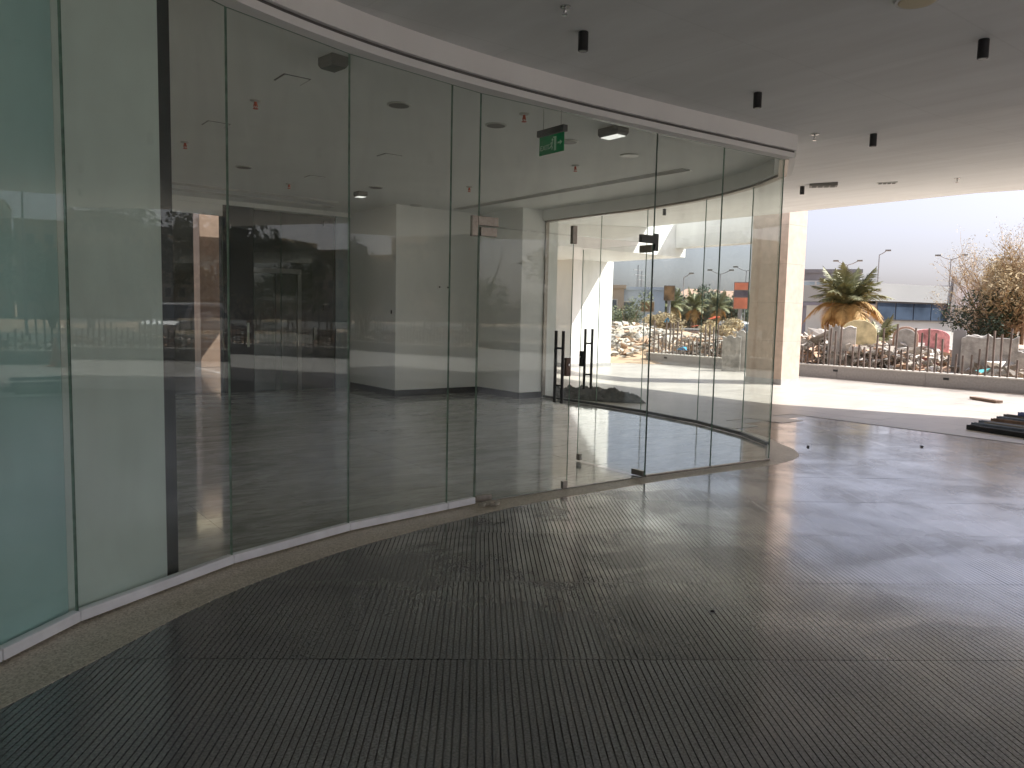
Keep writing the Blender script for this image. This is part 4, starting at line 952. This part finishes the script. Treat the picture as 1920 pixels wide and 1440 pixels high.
# hoardings
def sign(q, ztop, zbot, d, w_, label, bands, pole=True):
    p = AT(*q, d); root = thing('hoarding', label, 'sign', (p.x, p.y, 0), face(q))
    mb = MB(); mb.box((0,0,(ztop+zbot)/2), (w_,.25,ztop-zbot)); b = mb.build('frame', 'bldg_grey', root)
    for z0, z1, mt in bands:
        mb = MB(); mb.box((0,-.14,(z0+z1)/2), (w_*.93,.03,z1-z0-.02)); mb.build('poster', mt, b)
    if pole: mb = MB(); mb.tube([(0,0,0), (0,0,zbot)], .12, 8); mb.build('pole', 'lamp', root)
H45 = 45
zz = lambda y_, d: AT(1390, y_, d).z
sign((1387,600), zz(529,H45), zz(580,H45), H45, .78, 'large orange sign with dark middle band on a pole', [(zz(579,H45), zz(558,H45), 'board_orange'), (zz(557,H45), zz(545,H45), 'board_dark'), (zz(544,H45), zz(530,H45), 'board_orange')])
sign((1253,600), zz(537,58), zz(566,58), 58, .8, 'brown patterned hoarding beside the blue building', [(zz(566,58), zz(538,58), 'board_brown')])
# lamps
def lamp(q, ytop, d, label, arms=2, mast=False):
    p = AT(*q, d); zt = AT(q[0], ytop, d).z; a_ = face(q); root = thing('street_lamp', label, 'street lamp', (p.x, p.y, 0), a_, 'street lamps along the road')
    mb = MB(); mb.tube([(0,0,0), (0,0,zt)], .06*d/60, 6, 0, .035*d/60); mb.build('pole', 'lamp', root)
    for s in ((-1, 1) if arms == 2 else (1,)):
        w_ = d*.011 if arms == 2 else d*.007
        mb = MB(); mb.tube([(0,0,zt), (s*w_*.5,0,zt+d*.0016), (s*w_,0,zt+d*.0045)], .03*d/60, 5); mb.build('arm', 'lamp', root)
        mb = MB(); mb.box((s*(w_+d*.002),0,zt+d*.005), (d*.006,d*.002,d*.0018)); mb.build('lamp_head', 'vent', root)
lamp((1583,600), 497, 95, 'double armed street lamp above the date palm'); lamp((1641,600), 478, 80, 'single armed street lamp above the white roof', 1)
lamp((1775,600), 487, 75, 'double armed street lamp left of the dry tree')
lamp((1279,600), 520, 90, 'single armed street lamp above the street trees', 1); lamp((1347,600), 514, 85, 'double armed street lamp between trees and orange sign')
lamp((1395,600), 508, 70, 'double armed street lamp behind the orange sign')
for q, yt, d, lb in (((1193,600),497,75,'taller lattice mast above the blue building'), ((1200,600),508,77,'shorter lattice mast above the blue building'), ((1312,600),536,100,'thin mast above the villas')):
    p = AT(*q, d); zt = AT(q[0], yt, d).z; root = thing('lattice_mast', lb, 'mast', (p.x, p.y, 0))
    mb = MB()
    for a_ in (0, 2.1, 4.2): mb.tube([(.14*math.cos(a_), .14*math.sin(a_), 0), (.05*math.cos(a_), .05*math.sin(a_), zt)], .025, 4)
    mb.build('legs', 'lamp', root); mb = MB(); mb.box((0,0,zt*.93), (1.2,.08,.06)); mb.box((0,0,zt*.86), (.9,.08,.06)); mb.build('cross_arms', 'lamp', root)
# villas far away
for i, (x, d, w_, h_) in enumerate(((1262,150,9,4.0), (1298,140,10,4.9), (1332,150,9,5.2), (1362,145,9,4.8))):
    p = AT(x, 600, d); b = building('villa', ['cream villa farthest left above the tree row','cream villa with red roof left of centre in the far row','cream villa with red roof right of centre in the far row','cream villa just left of the orange sign'][i], p, (w_,8,h_), face((x,600)), 'villa', [(-w_*.3+k*w_*.2,h_*.7,1.0,1.4,'winglass') for k in range(4)], 'villa')
    mb = MB(); mb.add([(-w_*.4,-4.2,h_+.25), (w_*.4,-4.2,h_+.25), (w_*.4,4.2,h_+.25), (-w_*.4,4.2,h_+.25), (-w_*.12,0,h_+1.9), (w_*.12,0,h_+1.9)], [(0,1,5,4), (1,2,5), (2,3,4,5), (3,0,4), (3,2,1,0)]); mb.build('hipped_roof', 'redroof', b)
# road with retaining wall
p = AT(1300,600,52); mb = MB(); mb.box((0,0,.55), (40,.3,.5)); o = mb.build('retaining_wall', 'redroof', loc=(p.x, p.y, 0)); o.rotation_euler.z = face((1300,600))+.1; tag(o, 'low reddish retaining wall along the far road', 'wall')
p = AT(1300,600,62); mb = MB(); mb.box((0,0,.5), (60,9,1.0)); o = mb.build('road', 'asphalt', loc=(p.x, p.y, -.2)); o.rotation_euler.z = face((1300,600))+.1; struct(o)
for i in range(3):
    p = AT((1345,1382,1296)[i], 595, (50,48,58)[i])
def car(c, rz, label, z=0, pick=False):
    root = thing('parked_car', label, 'car', (c[0], c[1], z), rz)
    pr = [(-2.3,.45), (-2.35,.85), (-2.0,1.0), (-1.6,1.05), (-1.05,1.78), (1.3,1.85), (2.1,1.15), (2.3,1.0), (2.3,.45)]
    L = len(pr); mb = MB(); mb.add([(x, y*(.9 if z_ < 1.2 else .72), z_) for y in (-1,1) for x, z_ in pr], [tuple(range(L)), tuple(range(L,2*L))[::-1]]+[(i, i+L, (i+1)%L+L, (i+1)%L) for i in range(L)]); bd = mb.build('body', 'carpaint', root, bevel=.06)
    for s in (-1, 1):
        mb = MB(); mb.add([(-1.35,s*.872,1.15), (1.6,s*.872,1.15), (1.15,s*.765,1.68), (-.95,s*.765,1.68)], [(0,1,2,3)]); mb.build('side_window', 'winglass', bd)
        for x in (-1.4, 1.4):
            mb = MB(); mb.tube([(x,s*.72,.34), (x,s*.93,.34)], .34, 16); wh = mb.build('wheel', 'rubber', root); mb = MB(); mb.tube([(x,s*.90,.34), (x,s*.94,.34)], .19, 12); mb.build('rim', 'chrome', wh)
    mb = MB(); mb.add([(-1.62,-.75,1.12), (-1.12,-.66,1.70), (-1.12,.66,1.70), (-1.62,.75,1.12)], [(0,1,2,3)]); mb.build('windscreen', 'winglass', bd)
    for s in (-1, 1): mb = MB(); mb.box((-2.36,s*.62,.78), (.04,.3,.14)); mb.build('headlight', 'lens', bd)
    return root
car((32,-6.5), R(15), 'white car parked behind the fence, seen reflected in the left glass')
p = AT(1388,604,47); car((p.x,p.y), R(60), 'pale car parked under the large orange sign', -.35)
# world reflected in the left panes
for i in range(9):
    y = 3-i*13; hh = 11+(i*37 % 5)
    wn = [(-4.5+k*1.8, z, .8, 1.2, 'winglass') for k in range(6) for z in (hh-2, hh-5.2, hh-8.4)]
    building('apartment_block', ['cream apartment block, first of the reflected row','cream apartment block, second of the reflected row','cream apartment block, third of the reflected row','cream apartment block, fourth of the reflected row','cream apartment block, fifth of the reflected row','cream apartment block, sixth of the reflected row','cream apartment block, seventh of the reflected row','cream apartment block, eighth of the reflected row','cream apartment block, last of the reflected row'][i], (105+(i*29 % 7), y), (12,10,hh), R(-90)+PI*0+R(0), 'villa', wn)
for i, (x, y, h, r_) in enumerate(((58,2,6.5,3.6), (60,8,6,3.4), (57,-5,5.5,3.2), (48,-14,8.5,4.2), (55,-22,7,3.6), (52,-32,7,3.6), (60,15,6,3.4), (44,-44,7,4), (38,-58,7,4), (25,-60,7,4), (62,-12,6,3.2))):
    tree('roadside_tree', (x, y, 0), h, r_, ['roadside tree reflected in the leftmost pane, nearest its centre','roadside tree reflected at the left edge of the leftmost pane','roadside tree reflected near the first pane joint','tall roadside tree reflected in the second pane','roadside tree right of the tall one in the reflection','roadside tree mirrored in the third pane','roadside tree beyond the left edge of the reflection','roadside tree mirrored behind the hall, far side','roadside tree mirrored past the far side one','last roadside tree mirrored at right','roadside tree between the tall one and the first joint'][i], 'leaf_dark' if i % 2 else 'leaf', 2600, 90+i, .22, 'roadside trees', clumps=12)
for i, (x, y, h) in enumerate(((42,1.5,8), (46,-10,9))):
    root = thing('street_lamp', ['tall street lamp reflected in the leftmost pane','tall street lamp reflected in the second pane'][i], 'street lamp', (x, y, 0), R(-90))
    mb = MB(); mb.tube([(0,0,0), (0,0,h)], .09, 6, 0, .05); mb.build('pole', 'lamp', root); mb = MB(); mb.tube([(0,0,h), (1.2,0,h+.5)], .04, 5); mb.build('arm', 'lamp', root); mb = MB(); mb.box((1.4,0,h+.5), (.5,.2,.12)); mb.build('lamp_head', 'vent', root)
cn_ = thing('traffic_cone', 'faded orange traffic cone by the fence, seen reflected in the left glass', 'cone', (19.3,3.55,.01))
mb = MB(); mb.lathe([(.16,.03), (.12,.22), (.07,.5), (.035,.74)], (0,0,0), 20); mb.build('body', 'cone', cn_, smooth=True); mb = MB(); mb.box((0,0,.015), (.42,.42,.03)); mb.build('base', 'cone', cn_, bevel=.01)
# open ground wall behind the camera side so the reflections end on something built
mb = MB(); mb.box2((-60,-95,0), (90,-94.5,3)); tag(mb.build('boundary_wall', 'bldg_grey'), 'long grey boundary wall far behind the entrance', 'wall')
mb = MB(); mb.box2((-60,-70,-.05), (130,-30,-.03)); mb.box2((36,-29.9,-.05), (48,60,-.03)); struct(mb.build('added_side_road', 'asphalt'))  # asphalt added out of view to darken the reflections in the glass
for i, (x, y) in enumerate(((36,-20), (32,-27), (27,-31), (22,-34), (16,-36), (10,-38), (3,-38), (29,-15), (-5,-38))):  # tree rows added out of view to darken the band mirrored in the panes
    tree('added_tree', (x, y, 0), 5.5+(i*7 % 3), 3.0, 'added tree mirrored in the glass, number ' + ['one','two','three','four','five','six','seven','eight','nine'][i] + ' along the side road', 'leaf_dark' if i % 2 else 'leaf', 1800, 140+i, .2, 'added trees along the side road', clumps=10)
rubble_heap('rubble_field', 25.5, -14, 3.5, 7, .8, 900, 'rubble behind the fence seen in the second pane reflection', 16, .1, .7)
